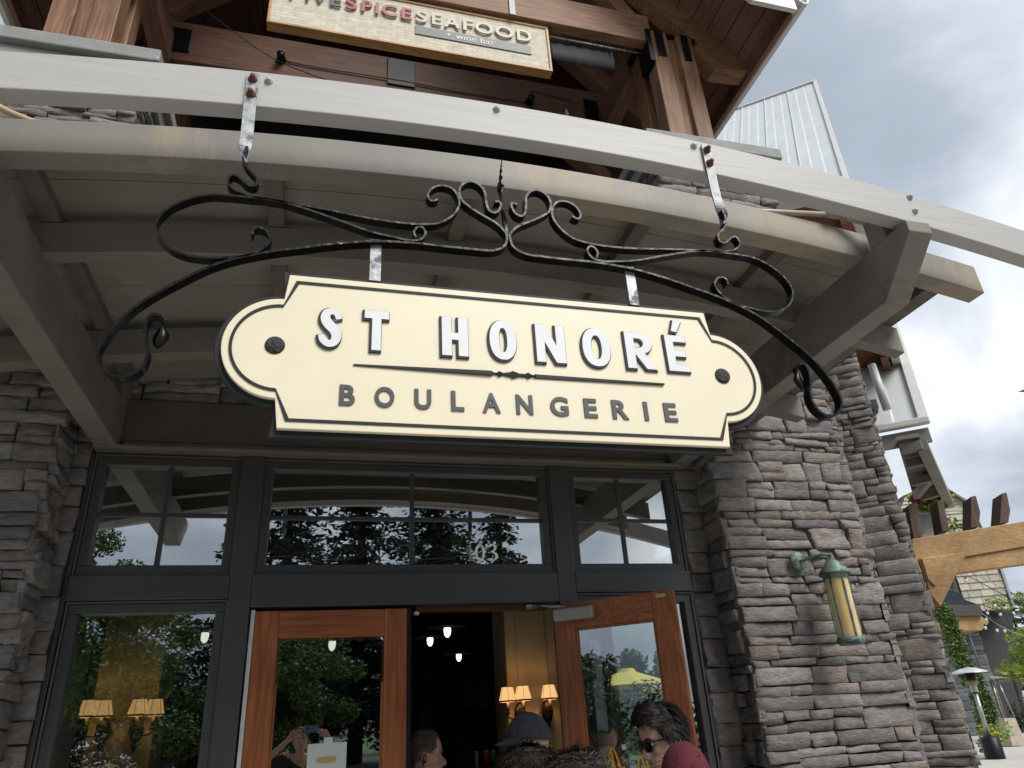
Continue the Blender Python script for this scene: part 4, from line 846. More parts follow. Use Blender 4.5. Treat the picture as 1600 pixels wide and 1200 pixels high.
g = G(); g.prism([fq(x, y, -1.0) for x, y in ((1490, 884), (1560, 884), (1583, 948), (1515, 956), (1490, 920))], fn*3); g.build('lower_roof_board', mat('shingle gap', (.10, .09, .075)), FH)
shingles(FH, ((1490, 890), (1561, 885), (1583, 950), (1512, 957)), -1.05, 6, SHM, 'roof_shingle')
g = G(); g.bar(fq(1562, 884, -1.1), fq(1584, 950, -1.1), .15, .12); g.build('verge', mat('grey verge', (.30, .33, .35), .6), FH)
g = G(); g.prism([fq(x, y, .2) for x, y in ((1500, 950), (1580, 948), (1606, 1150), (1500, 1150))], fn*2.0); w_ = g.build('stone_wall', mat('grey ashlar gap', (.05, .052, .055), .9), FH)
s = G(); c0 = fq(1470, 1150, .2); stones(s, Vector((c0.x, c0.y, 0)), Vector((fn.y, -fn.x, 0)), -fn, (fq(1580, 1150, .2)-c0).length, fq(1560, 950, .2).z, 91, hmin=.3, hmax=.6, wmin=.5, wmax=1.5, res=.4, dep=(.05, .09), jag=(0, .05)); s.build('stone_facing', stone_mat('blue grey stone', (.11, .12, .13), (.17, .18, .19), (.07, .075, .08)), w_)
g = G(); a = fq(1511, 980, -.1); b = fq(1536, 1036, -.1); g.tube([fq(1511, 982, -.1), fq(1532, 1045, -.1)], .05, 8); g.build('downpipe', mat('blue grey pipe', (.16, .19, .22), .5), FH)
# small portico with dark metal roof
PT = thing('small_portico', 'tan portico with dark curved metal roof below the shingle roof', 'portico', tuple(fq(1510, 965, -3)))
g = G(); g.prism([fq(x, y, -3) for x, y in ((1440, 962), (1532, 962), (1546, 972), (1534, 985), (1440, 985))], fn*1.6); g.build('beam', TAN, PT, bevel=.01)
g = G(); g.prism([fq(x, y, -3.2) for x, y in ((1440, 944), (1531, 945), (1536, 962), (1440, 962))], fn*1.9); g.build('fascia', mat('brown metal', (.07, .055, .05), .5), PT)
g = G(); g.prism([fq(x, y, -3.1) for x, y in ((1440, 922), (1488, 921), (1500, 926), (1508, 937), (1520, 941), (1531, 946), (1440, 946))], fn*1.8); g.build('roof', mat('dark metal roof', (.04, .05, .065), .3, .5), PT, bevel=.01)
# ------------------------------------------------------------------ string lights
ST = thing('string_lights', 'strings of clear bulbs crossing in front of the shingle roof', 'string lights', tuple(fq(1550, 940, -6)))
BULB = mat('bulb white', (.8, .8, .76), .15)
for i, (a, m_, b) in enumerate((((1512, 900), (1560, 925), (1625, 962)), ((1508, 888), (1565, 918), (1625, 945)), ((1530, 950), (1565, 975), (1625, 992)), ((1534, 958), (1570, 982), (1625, 1003)), ((1535, 945), (1580, 960), (1625, 970)))):
    P = catmull([fq(*a, -12), fq(*m_, -12.3), fq(*b, -12)], 10); g = G(); g.tube(P, .016, 6); w_ = g.build('cord', mat('pale cord', (.30, .30, .28), .6) if i % 2 else STEEL, ST)
for px, py in ((1514, 898), (1510, 907), (1555, 946), (1563, 960), (1571, 950), (1543, 958), (1541, 968), (1540, 981), (1558, 985), (1570, 986), (1584, 958)):
    p = fq(px, py, -12); g = G(); g.ball(p, .052, 10, (1,1,1.3)); g.build('bulb', BULB, ST)
    g = G(); g.lathe(p, [(.03, .06), (.03, .14), (.015, .15)], 8); g.build('socket', STEEL, ST)
# ------------------------------------------------------------------ patio heaters
def gz(px, py): d = ray(px, py); return EYE + d*(-1.6/d.z)
H1 = thing('patio_heater', 'tall mushroom patio heater with pale domed reflector against the hedge', 'patio heater', (0,0,0)); 
hb = gz(1556, 1186); hd = (hb-EYE); hy = hb.y
H1.location = hb; ORG[H1.name] = hb.copy(); 
top = PY(1523, 1042, hy); ht = top.z; k = ht/2.25
SS = mat('stainless', (.42, .41, .39), .3, .7, noise_amt=.15)
g = G(); g.lathe(hb, [(.46*k, 2.10*k), (.44*k, 2.13*k), (.2*k, 2.22*k), (.001, 2.25*k)], 28); g.build('reflector', mat('pale reflector', (.62, .63, .62), .35, .3), H1)
g = G(); g.lathe(hb, [(.13*k, 1.92*k), (.15*k, 2.10*k), (.001, 2.11*k)], 16); g.build('emitter', STEEL, H1)
g = G(); g.lathe(hb, [(.15*k, 1.80*k), (.16*k, 1.86*k), (.13*k, 1.92*k), (.001, 1.92*k)], 12); g.build('burner_ring', mat('brass ring', (.32, .2, .1), .4, .5), H1)
g = G(); g.lathe(hb, [(.10*k, 1.62*k), (.10*k, 1.80*k)], 12); g.build('control_head', SS, H1)
g = G(); g.tube([hb+Vector((0,0,.5*k)), hb+Vector((0,0,1.64*k))], .055*k, 10); g.build('pole', SS, H1)
g = G(); g.lathe(hb, [(.24*k, 0), (.24*k, .48*k), (.10*k, .56*k), (.05*k, .58*k)], 20); g.build('tank_cover', STEEL, H1)
hb2 = gz(1582, 1166); H2 = thing('patio_heater', 'pyramid patio heater with glass tube and tan base beside the palm', 'patio heater', tuple(hb2))
t2 = PY(1546, 1056, hb2.y).z; k = t2/2.2
def frus(g, w0, w1, z0, z1): g.add([hb2+Vector((x*w, y*w, z)) for w, z in ((w0, z0), (w1, z1)) for x, y in ((-1,-1),(1,-1),(1,1),(-1,1))], [(0,3,2,1),(4,5,6,7),(0,1,5,4),(1,2,6,5),(2,3,7,6),(3,0,4,7)])
g = G(); frus(g, .30*k, .24*k, .02, .85*k); g.build('base', mat('tan base', (.40, .35, .27), .5), H2, bevel=.01)
g = G()
for x, y in ((-1,-1),(1,-1),(1,1),(-1,1)): g.tube([hb2+Vector((x*.235*k, y*.235*k, .85*k)), hb2+Vector((x*.13*k, y*.13*k, 2.1*k))], .02*k, 6)
g.build('frame', SS, H2)
g = G(); g.tube([hb2+Vector((0,0,.85*k)), hb2+Vector((0,0,2.05*k))], .06*k, 12); g.build('flame_tube', mat('smoked tube', (.10, .06, .045), .2), H2)
g = G(); frus(g, .36*k, .05*k, 2.10*k, 2.2*k); g.build('cap', SS, H2)
# ------------------------------------------------------------------ planting at right
HG = thing('hedge', 'tall narrow green hedge against the far wall behind the patio heater', 'hedge', tuple(gz(1560, 1176)))
g = G(); rn = random.Random(5)
base = [(1474, 955), (1480, 975), (1490, 1000), (1500, 1022), (1512, 1045), (1524, 1068), (1534, 1092), (1541, 1115), (1545, 1135)]
for i, (px, py) in enumerate(base):
    for j in range(4): leafcloud(g, PY(px+rn.uniform(-5, 5), py+rn.uniform(-9, 9), hy*1.06), .42, 330, .055, 300+i*7+j, (.8, .5, 1.1))
g.build('foliage', LEAF, HG)
g = G(); c_ = gz(1563, 1176)*1.0; g.tube([c_+Vector((.2,1.3,0)), c_+Vector((.2,1.3,2.5))], .06, 6); g.build('stem', BARK, HG)
FS = thing('flowering_shrub', 'yellow flowering shrub at the foot of the hedge', 'shrub', tuple(gz(1560, 1170)))
g = G(); rn = random.Random(8)
for i in range(7): leafcloud(g, PY(1548+rn.uniform(-9, 20), 1150+rn.uniform(-16, 20), hy*1.02), .30, 130, .055, 500+i)
g.build('foliage', LEAFY, FS)
g = G()
for px, py in ((1548, 1148), (1552, 1153), (1555, 1146), (1560, 1172)): leafcloud(g, PY(px, py, hy*1.01), .07, 30, .035, px)
g.build('flower', mat('yellow petal', (.75, .55, .05), .6, island=.2), FS)
PLM = thing('fan_palm', 'bright green fan palm in front of the grey stone wall', 'palm', tuple(gz(1590, 1158)))
g = G(); rn = random.Random(3); pc = PY(1583, 1060, hb2.y*1.05)
for f in range(14):
    th = rn.uniform(0, 2*math.pi); el = rn.uniform(-.2, 1.1); ax = Vector((math.cos(th)*math.cos(el), math.sin(th)*math.cos(el), math.sin(el))); hub = pc+ax*.35
    sdv = ax.cross(UPV).normalized(); upl = sdv.cross(ax)
    for j in range(-6, 7):
        an = j*.22; d = (ax*math.cos(an)+sdv*math.sin(an)+upl*.1); tip = hub+d*.48-UPV*.06*abs(j)*.3; w = upl.cross(d).normalized()*.022
        g.add([hub, hub+d*.25+w, tip, hub+d*.25-w], [(0,1,2,3)])
g.build('frond', LEAFY, PLM); g = G(); g.tube([Vector((pc.x, pc.y, 0)), pc], .06, 8); g.build('trunk', BARK, PLM)
BD = thing('planting_bed', 'dark green shrubs with small yellow and white flowers by the grey stone wall', 'shrub', tuple(gz(1596, 1150)))
g = G(); rn = random.Random(12)
for i in range(9): leafcloud(g, PY(1588+rn.uniform(-6, 26), 1112+rn.uniform(-22, 30), hb2.y*1.12), .35, 120, .06, 700+i)
g.build('foliage', LEAFD, BD)
def conifer(name, label, base, h, r, seed, m=CONF, dens=1.0, group=None, step=.42, nd=1.0):
    t = thing(name, label, 'tree', tuple(base), group); rn = random.Random(seed); base = Vector(base)
    g = G(); g.tube([base, base+Vector((0,0,h*.5)), base+Vector((0,0,h*.98))], [r*.085, r*.05, .02], 8); g.build('trunk', BARK, t)
    g = G(); z = h*.10
    while z < h*.98:
        f = 1-z/h; rr = r*(f**.8)*rn.uniform(.75, 1.1)+.12; nb = max(4, int((7+rr*1.6)*dens))
        for k in range(nb):
            th = rn.uniform(0, 2*math.pi); L = rr*rn.uniform(.6, 1.1); d = Vector((math.cos(th), math.sin(th), rn.uniform(-.28, .02)))
            n = max(3, int(L/.26*dens))
            for j in range(n):
                s = (j+.6)/n; p = base+Vector((0,0,z))+d*L*s+Vector((0,0,-.18*L*s*s)); ws = .30*L*(1-s*.6)*.5+.12
                for _ in range(3):
                    q = p+Vector((rn.uniform(-1,1)*ws, rn.uniform(-1,1)*ws, rn.uniform(-.12,.10))); a = Vector((rn.gauss(0,1)+d.x*1.2, rn.gauss(0,1)+d.y*1.2, rn.gauss(0,.45)-.25)).normalized(); b = a.cross(Vector((rn.gauss(0,1), rn.gauss(0,1), rn.gauss(0,1)))).normalized(); e = rn.uniform(.10, .24)*(1+.02*h)*nd
                    g.add([q-a*e, q-b*e*.35, q+a*e, q+b*e*.35], [(0,1,2,3)])
        z += step*rn.uniform(.7, 1.3)
    g.build('crown', m, t); return t
def broadleaf(name, label, base, h, r, seed, m=LEAF, group=None, n=26, per=210, leaf=.11):
    t = thing(name, label, 'tree', tuple(base), group); rn = random.Random(seed); base = Vector(base); g = G(); c = base+Vector((0,0,h*.62)); g.tube([base, base+Vector((.1,0,h*.3)), base+Vector((0,.1,h*.6))], [r*.09, r*.07, r*.04], 8); cl = []
    for i in range(n):
        d = Vector((rn.gauss(0,1), rn.gauss(0,1), rn.gauss(0,.9))).normalized()*rn.random()**.35; p = c+Vector((d.x*r, d.y*r, d.z*h*.38)); cl.append((p, rn.uniform(.22, .42)*r))
        if i < 9: g.tube([base+Vector((0,0,h*.3)), base.lerp(p, .55)+Vector((0,0,h*.1)), p], [r*.04, r*.025, .01], 6)
    g.build('trunk', BARK, t); g = G()
    for i, (p, q) in enumerate(cl): leafcloud(g, p, q, per, leaf, seed*31+i, (1,1,.75))
    g.build('crown', m, t); return t
conifer('conifer', 'dark pointed conifer on the skyline right of the shingle roof', Vector((*PY(1590, 985, 38).xy, 0)), PY(1584, 905, 38).z, 2.6, 77, mat('grey green needle', (.045, .075, .05), .7, island=.4), dens=.9, step=.5)
conifer('conifer', 'second conifer at the right edge beyond the string lights', Vector((*PY(1612, 985, 44).xy, 0)), PY(1608, 918, 44).z, 2.8, 78, mat('grey green needle', (.045, .075, .05)), dens=.8, step=.55)
broadleaf('broadleaf_tree', 'yellow green leafy tree below the conifers at the right edge', Vector((*PY(1604, 985, 27).xy, 0)), PY(1592, 925, 27).z, 1.5, 21, LEAFY, n=26, per=400, leaf=.06)
TL = thing('overhanging_branch', 'green leaf tips of a branch at the right edge against the sky', 'branch', tuple(PY(1640, 600, 3)))
g = G()
for tip, a, wd in (((1590, 612), (1625, 606), 7), ((1598, 604), (1640, 590), 6)):
    p, q = PY(*tip, 3.0), PY(*a, 3.0); m_ = p.lerp(q, .5); v = UPV*wd/560*1.0; g.add([p, m_+v+Vector((0,-.01,0)), q, m_-v+Vector((0,.015,0)), m_+Vector((0,.01,.0))], [(0,1,4), (1,2,4), (2,3,4), (3,0,4)])
g.build('leaf', mat('fresh leaf', (.12, .22, .04), .45), TL); g = G(); g.tube([PY(1618, 606, 3), PY(1660, 580, 3), PY(1720, 560, 3)], .006, 6); g.build('twig', BARK, TL)
# ------------------------------------------------------------------ things inside: sconces, lamps, counter goods
SHADE = mat('lit lamp shade', (.62, .42, .22), .8, emis=((1.0, .55, .22), .36), noise_amt=.08, scale=20)
BRONZE = mat('dark bronze', (.03, .022, .015), .4, .6, noise_amt=.3, scale=40)
def sconce(label, body, shades, y):
    b = PY(*body, y); t = thing('wall_sconce', label, 'sconce', tuple(b), 'lit sconces on the beige columns')
    g = G(); g.lathe(b, [(.001, -.0), (.05, .0), (.045, .018), (.02, .03), (.0005, .034)], 20, (0,-1,0)); g.v = [Vector((v.x, v.y, b.z+(v.z-b.z)*1.75)) for v in g.v]; g.lathe(b-Vector((0,.01,.10)), [(.014, .02), (.02, 0), (.008, -.03), (.0005, -.05)], 10); g.lathe(b+Vector((0,-.01,.09)), [(.018, 0), (.012, .02), (.0005, .035)], 10)
    g.build('backplate', BRONZE, t)
    for px, py in shades:
        s = PY(px, py, y-.09); s0 = Vector((s.x, y-.09, s.z))
        g = G(); g.tube(catmull([b+Vector((0,-.03,-.02)), b.lerp(s0, .5)+Vector((0,-.02,-.11)), s0+Vector((0,0,-.17)), s0+Vector((0,0,-.13))], 6), .006, 6); g.lathe(s0, [(.005, -.15), (.026, -.145), (.012, -.135), (.012, -.11)], 10); g.build('arm', BRONZE, t)
        g = G(); g.tube([s0+Vector((0,0,-.12)), s0+Vector((0,0,-.05))], .011, 10); g.build('candle_tube', mat('candle ivory', (.55, .46, .32), .5), t)
        g = G(); g.lathe(s0, [(.072, -.06), (.045, .05)], 20); g.build('shade', SHADE, t)
        g = G(); g.lathe(s0, [(.0725, -.062), (.074, -.056), (.0715, -.05)], 20); g.lathe(s0, [(.0455, .046), (.046, .051), (.044, .053)], 20)
        for k in range(6): a = R(60*k+20); g.tube([s0+Vector((.073*math.cos(a), .073*math.sin(a), -.06)), s0+Vector((.046*math.cos(a), .046*math.sin(a), .05))], .0015, 4)
        g.build('shade_trim', mat('shade trim', (.12, .07, .035), .7), t)
        ld = bpy.data.lights.new('bulb_light', 'POINT'); ld.energy = .2; ld.color = (1, .62, .30); ld.shadow_soft_size = .02; lo = bpy.data.objects.new('bulb_light', ld); C.objects.link(lo); lo.location = s0 - b + Vector((0,0,.0)); lo.parent = t
sconce('left of two lit twin shade sconces seen through the left window', (160, 1143), ((139, 1106), (161, 1106)), 6.15)
sconce('right of two lit twin shade sconces seen through the left window', (213, 1141), ((217, 1104), (242, 1104)), 6.14)
sconce('twin shade sconce on the beige column seen through the open doorway', (813, 1116), ((793, 1084), (817, 1082)), 6.14)
sconce('sconce half hidden behind the edge of the open door', (855, 1112), ((858, 1080),), 6.14)
def ceil_lamp(label, px, py, y, s=1):
    p = PY(px, py, y); t = thing('ceiling_lamp', label, 'ceiling lamp', tuple(p), 'jelly jar ceiling lamps in the bakery')
    g = G(); g.lathe(p, [(.034*s, .03), (.036*s, 0), (.030*s, -.035*s), (.014*s, -.058*s), (.0005, -.062*s)], 18); g.build('jar', mat('lit jar', (.8, .8, .8), .2, emis=((1, .97, .9), .75), noise_amt=.35, scale=40, stretch=(3,3,.3)), t)
    g = G(); g.lathe(p, [(.20*s, .03), (.06*s, .065), (.02*s, .10), (.02*s, .2)], 24); g.build('metal_shade', mat('grey shade', (.10, .10, .095), .4, .5), t)
    g = G(); g.tube([p+Vector((0,0,.18)), Vector((p.x, p.y, 3.29))], .008, 6); g.build('rod', STEEL, t)
for a in (('largest jelly jar lamp in the open doorway', 699, 986, 7.4), ('middle jelly jar lamp in the doorway, left of the largest', 672, 1001, 8.6), ('smallest, lowest jelly jar lamp in the doorway', 717, 1026, 10), ('jelly jar lamp seen in the left window', 320, 994, 7.4), ('jelly jar lamp seen through the left door glass', 519, 1007, 7.6)): ceil_lamp(*a)
for lab, px, py, y in (('dim cone pendant lamp right of the sconces in the left window', 309, 1028, 6.9), ('small tilted cone pendant lamp in the left window', 276, 1038, 6.6)):
    p = PY(px, py, y); t = thing('pendant_lamp', lab, 'pendant lamp', tuple(p)); g = G(); g.lathe(p, [(.10, -.03), (.03, .01), (.012, .05)], 20); g.build('cone_shade', mat('white cone', (.35, .34, .30), .5), t); g = G(); g.tube([p+Vector((0,0,.04)), Vector((p.x, p.y, 3.29))], .004, 5); g.build('cord', STEEL, t)
MB_ = thing('menu_board', 'dim blackboard menu headed SANDWICHES in the dark interior', 'menu board', (1.3, 11.4, 2.6))
c0, c1 = PY(628, 1012, 11.4), PY(705, 1130, 11.4)
g = G(); g.box(c0.x, c1.x, 11.40, 11.44, 1.75, PY(660, 1010, 11.4).z); g.build('board', mat('menu black', (.008, .008, .008), .6), MB_)
text('heading', 'SANDWICHES', .13, mat('chalk grey', (.10, .10, .09), .8), (PY(655, 1017, 11.39).x-.12, 11.385, PY(655, 1018, 11.39).z), MB_, ext=.002)
g = G(); rn = random.Random(4)
for cx, wd in ((640, 20), (672, 28)):
    for i in range(17):
        if i % 5 == 4: continue
        p = PY(cx, 1026+i*5.2, 11.39); q = PY(cx+wd*rn.uniform(.6, 1), 1026+i*5.2, 11.39); g.box(p.x, q.x, 11.386, 11.392, p.z-.008, p.z+.008)
g.build('chalk_line', mat('chalk dim', (.045, .045, .04), .8), MB_)
for i, (a, b, c, d, col) in enumerate(((719, 1067, 742, 1106, (.05, .055, .065)), (742, 1067, 763, 1106, (.075, .075, .075)), (767, 1080, 785, 1106, (.03, .035, .045)), (655, 1112, 674, 1146, (.11, .115, .10)))):
    p = PY(a, b, 9.0); q = PY(c, d, 9.0); g = G(); g.box(p.x, q.x, 9.0, 9.25, q.z, p.z); t = thing('menu_poster' if i < 3 else 'paper_bag', ('blue and white poster at the back of the bakery', 'pale poster beside the blue one at the back', 'small dark poster next to the beige column', 'pale paper bag on the shelf behind the short haired man')[i], 'poster' if i < 3 else 'bag', (p.x, 9.1, q.z)); g.build('sheet', mat('poster %d' % i, col, .7, noise_amt=.4, scale=9), t, bevel=.004)
CT = thing('counter', 'dark counter shelf behind the doorway carrying the drink cans', 'counter', (1.4, 6.5, 0)); sh = PY(765, 1198, 6.5).z
g = G(); g.box(.9, 1.57, 6.3, 6.9, .02, sh-.03); g.build('cabinet', DARKIN, CT, bevel=.01); g = G(); g.box(.88, 1.57, 6.28, 6.92, sh-.03, sh); g.build('top', mat('dark top', (.03, .022, .018), .4), CT, bevel=.005)
for lab, px, col, w in (('white and silver bottle on the counter left of the red can', 744, (.30, .33, .30), .022), ('dark red drink can between the white bottle and the green can', 759, (.16, .02, .025), .033), ('green drink can on the counter, rightmost', 771, (.02, .13, .06), .033)):
    p = PY(px, 1198, 6.45); t = thing('drink_can', lab, 'can', (p.x, 6.45, sh)); b = Vector((p.x, 6.45, sh)); g = G(); g.lathe(b, [(w*.8, .0), (w, .008), (w, .105), (w*.8, .118)], 20); g.build('can_body', mat('can '+lab[:5], col, .3, .4, noise_amt=.2, scale=30), t); g = G(); g.lathe(b, [(w*.8, .118), (w*.83, .122), (w*.78, .119), (.0005, .118)], 20); g.build('rim', SS, t)
# paper notice on the left door, decals and small card on the right door
NT = thing('paper_notice', 'white paper notice with gold plaque emblem taped to the left door glass', 'notice', (.1, 4.483, 1.5)); yn = 4.478
p = PY(481, 1163, yn); q = PY(542, 1159, yn); g = G(); g.box(p.x, q.x, yn, yn+.0015, 1.30, p.z); g.box(PY(506,1155,yn).x, PY(520,1155,yn).x, yn-.0008, yn+.0007, p.z-.01, PY(512,1152,yn).z); g.build('sheet', mat('notice paper', (.46, .48, .49), .5, noise_amt=.04), NT)
c_ = PY(510, 1187, yn); g = G(); g.prism([(c_.x+x, yn-.0004, c_.z+z) for x, z in ell(0, 0, .052, .016, 28, 3.2)], (0,-.001,0)); g.build('gold_plaque', mat('gold print', (.42, .33, .09), .5), NT)
g = G(); rn = random.Random(2); x = c_.x-.085
while x < c_.x+.075: w = rn.uniform(.006, .016); g.box(x, x+w, yn-.0012, yn-.0002, c_.z-.070, c_.z-.058+rn.uniform(-.002, .004)); x += w+.004
g.build('print_line', mat('blue print', (.05, .05, .18), .6), NT)
DCL = thing('door_lettering', 'yellow script lettering with red shadow painted on the open right door glass', 'lettering', tuple(onr(.35, 0, 1.5)))
def pd(px, py, d=.0): return PP(px, py, DH + dn*(d-.017), dn)
def script(pts, w, d, m, nm):
    P = catmull([pd(x, y, d) for x, y in pts], 6); g = G(); vs = []
    for k, p in enumerate(P):
        t = (P[min(k+1, len(P)-1)]-P[max(k-1, 0)]).normalized(); qv = t.cross(dn).normalized(); ww = w*(.55+.45*abs(t.z)); vs += [p+qv*ww/2, p-qv*ww/2]
    g.add(vs, [(2*k, 2*k+1, 2*k+3, 2*k+2) for k in range(len(P)-1)]); o = g.build(nm, m, DCL); s = o.modifiers.new('s', 'SOLIDIFY'); s.thickness = .001
YEL = mat('decal yellow', (.62, .43, .02), .5); RDD = mat('decal red', (.22, .02, .02), .5)
STR = [((938,1204),(941,1190),(945,1183),(948,1192),(951,1205)), ((950,1204),(951,1192),(954,1187),(958,1196),(962,1206)), ((952,1180),(954,1175),(957,1180),(958,1190)), ((963,1206),(958,1188),(955,1172),(957,1168),(962,1178),(968,1194),(973,1208)), ((972,1206),(975,1198),(978,1206)), ((999,1206),(998,1190),(1001,1184),(1006,1192),(1010,1204)), ((1011,1202),(1013,1195),(1017,1206))]
for s in STR: script([(x+2.0, y+.6) for x, y in s], .013, .0006, RDD, 'letter_shadow'); script(s, .009, .0025, YEL, 'letter')
CD = thing('door_card', 'pale green card reading ONLY DA on the open right door glass', 'card', tuple(pd(1000, 1190)))
g = G(); q4 = [pd(984, 1181), pd(1046, 1179), pd(1050, 1230), pd(986, 1230)]; g.prism(q4, -dn*.002); g.build('sheet', mat('pale green card', (.36, .43, .38), .6, noise_amt=.04), CD)
mt = Matrix((du, Vector((0,0,1)), dn)).transposed().to_4x4(); text('printed_line', 'ONLY DA', .034, mat('print grey', (.05, .055, .05), .6), tuple(pd(1006, 1194, .0018)), CD, ext=.0004, mtx=mt)
g = G(); q4 = [pd(971, 1163.5), pd(977, 1163), pd(978.5, 1171), pd(972.5, 1172)]; g.prism(q4, dn*.002); t = thing('small_sticker', 'tiny white square sticker above the yellow lettering', 'sticker', tuple(pd(975, 1168))); g.build('sheet', mat('white sticker', (.6, .6, .6), .5), t)
# ------------------------------------------------------------------ people
def skin(J, E_, root, sub=2):
    me = bpy.data.meshes.new('sk'); names = list(J); me.from_pydata([J[k][0] for k in names], [(names.index(a), names.index(b)) for a, b in E_], [])
    o = bpy.data.objects.new('sk', me); C.objects.link(o); m = o.modifiers.new('s', 'SKIN'); m.use_smooth_shade = True
    for i, k in enumerate(names): r = J[k][1]; me.skin_vertices[0].data[i].radius = r if isinstance(r, tuple) else (r, r); me.skin_vertices[0].data[i].use_root = (k == root)
    s = o.modifiers.new('u', 'SUBSURF'); s.levels = sub; s.render_levels = sub
    bpy.context.view_layer.update(); e = bpy.data.meshes.new_from_object(o.evaluated_get(bpy.context.evaluated_depsgraph_get()))
    out = ([v.co.copy() for v in e.vertices], [tuple(p.vertices) for p in e.polygons]); bpy.data.objects.remove(o); return out
def interp(tab, z):
    for (a, b), (c, d) in zip(tab, tab[1:]):
        if z >= c: t = (z-a)/(c-a); t = t*t*(3-2*t)*.5+t*.5; return b+(d-b)*t
    return tab[-1][1]
FRONT = [(.122, .0), (.117, .035), (.10, .064), (.07, .085), (.035, .094), (.016, .098), (.0, .089), (-.03, .094), (-.055, .092), (-.066, .095), (-.074, .090), (-.083, .094), (-.093, .086), (-.106, .092), (-.118, .082), (-.126, .055), (-.14, .046), (-.22, .048)]
BACK = [(.122, .0), (.117, .045), (.10, .075), (.06, .098), (.02, .104), (-.03, .095), (-.07, .078), (-.11, .066), (-.16, .066), (-.22, .080)]
WID = [(.122, .0), (.117, .036), (.10, .056), (.06, .074), (.01, .078), (-.03, .073), (-.07, .064), (-.10, .050), (-.118, .044), (-.14, .054), (-.22, .066)]
def headpt(a, z, grow=0):
    c, s = math.cos(a), math.sin(a); fr = interp(FRONT, z); bk = interp(BACK, z); w = interp(WID, z)
    x = (fr if c > 0 else bk)*math.copysign(abs(c)**.9, c); y = w*math.copysign(abs(s)**.9, s)
    if c > 0:
        aa = abs(a if a <= math.pi else a-2*math.pi)
        y *= 1-.10*max(0, c)*(z < -.04)
        nb = math.exp(-(aa/.16)**2)
        if -.062 < z < .004: t = (.004-z)/.066; x += nb*.030*math.sin(min(1, t/.80)*math.pi/2)**1.2*(1 if t < .84 else max(0, (1-t)/.16))
        if -.06 < z < -.035: x += .010*math.exp(-((aa-.18)/.10)**2)
        x -= .010*math.exp(-((aa-.38)/.16)**2)*math.exp(-((z+.002)/.014)**2)
        x += .004*math.exp(-((aa-.75)/.3)**2)*math.exp(-((z+.032)/.02)**2)
    v = Vector((x, y, z)); 
    if grow: n = Vector((x/.1, y/.075, max(-.2, (z-.0)/.1))).normalized(); v += n*grow
    return v
def face_frame(f, pitch):
    f = Vector((f[0], f[1], 0)).normalized(); l = UPV.cross(f); f2 = f*math.cos(pitch)+UPV*math.sin(pitch); u2 = f2.cross(l); return f2, l, u2
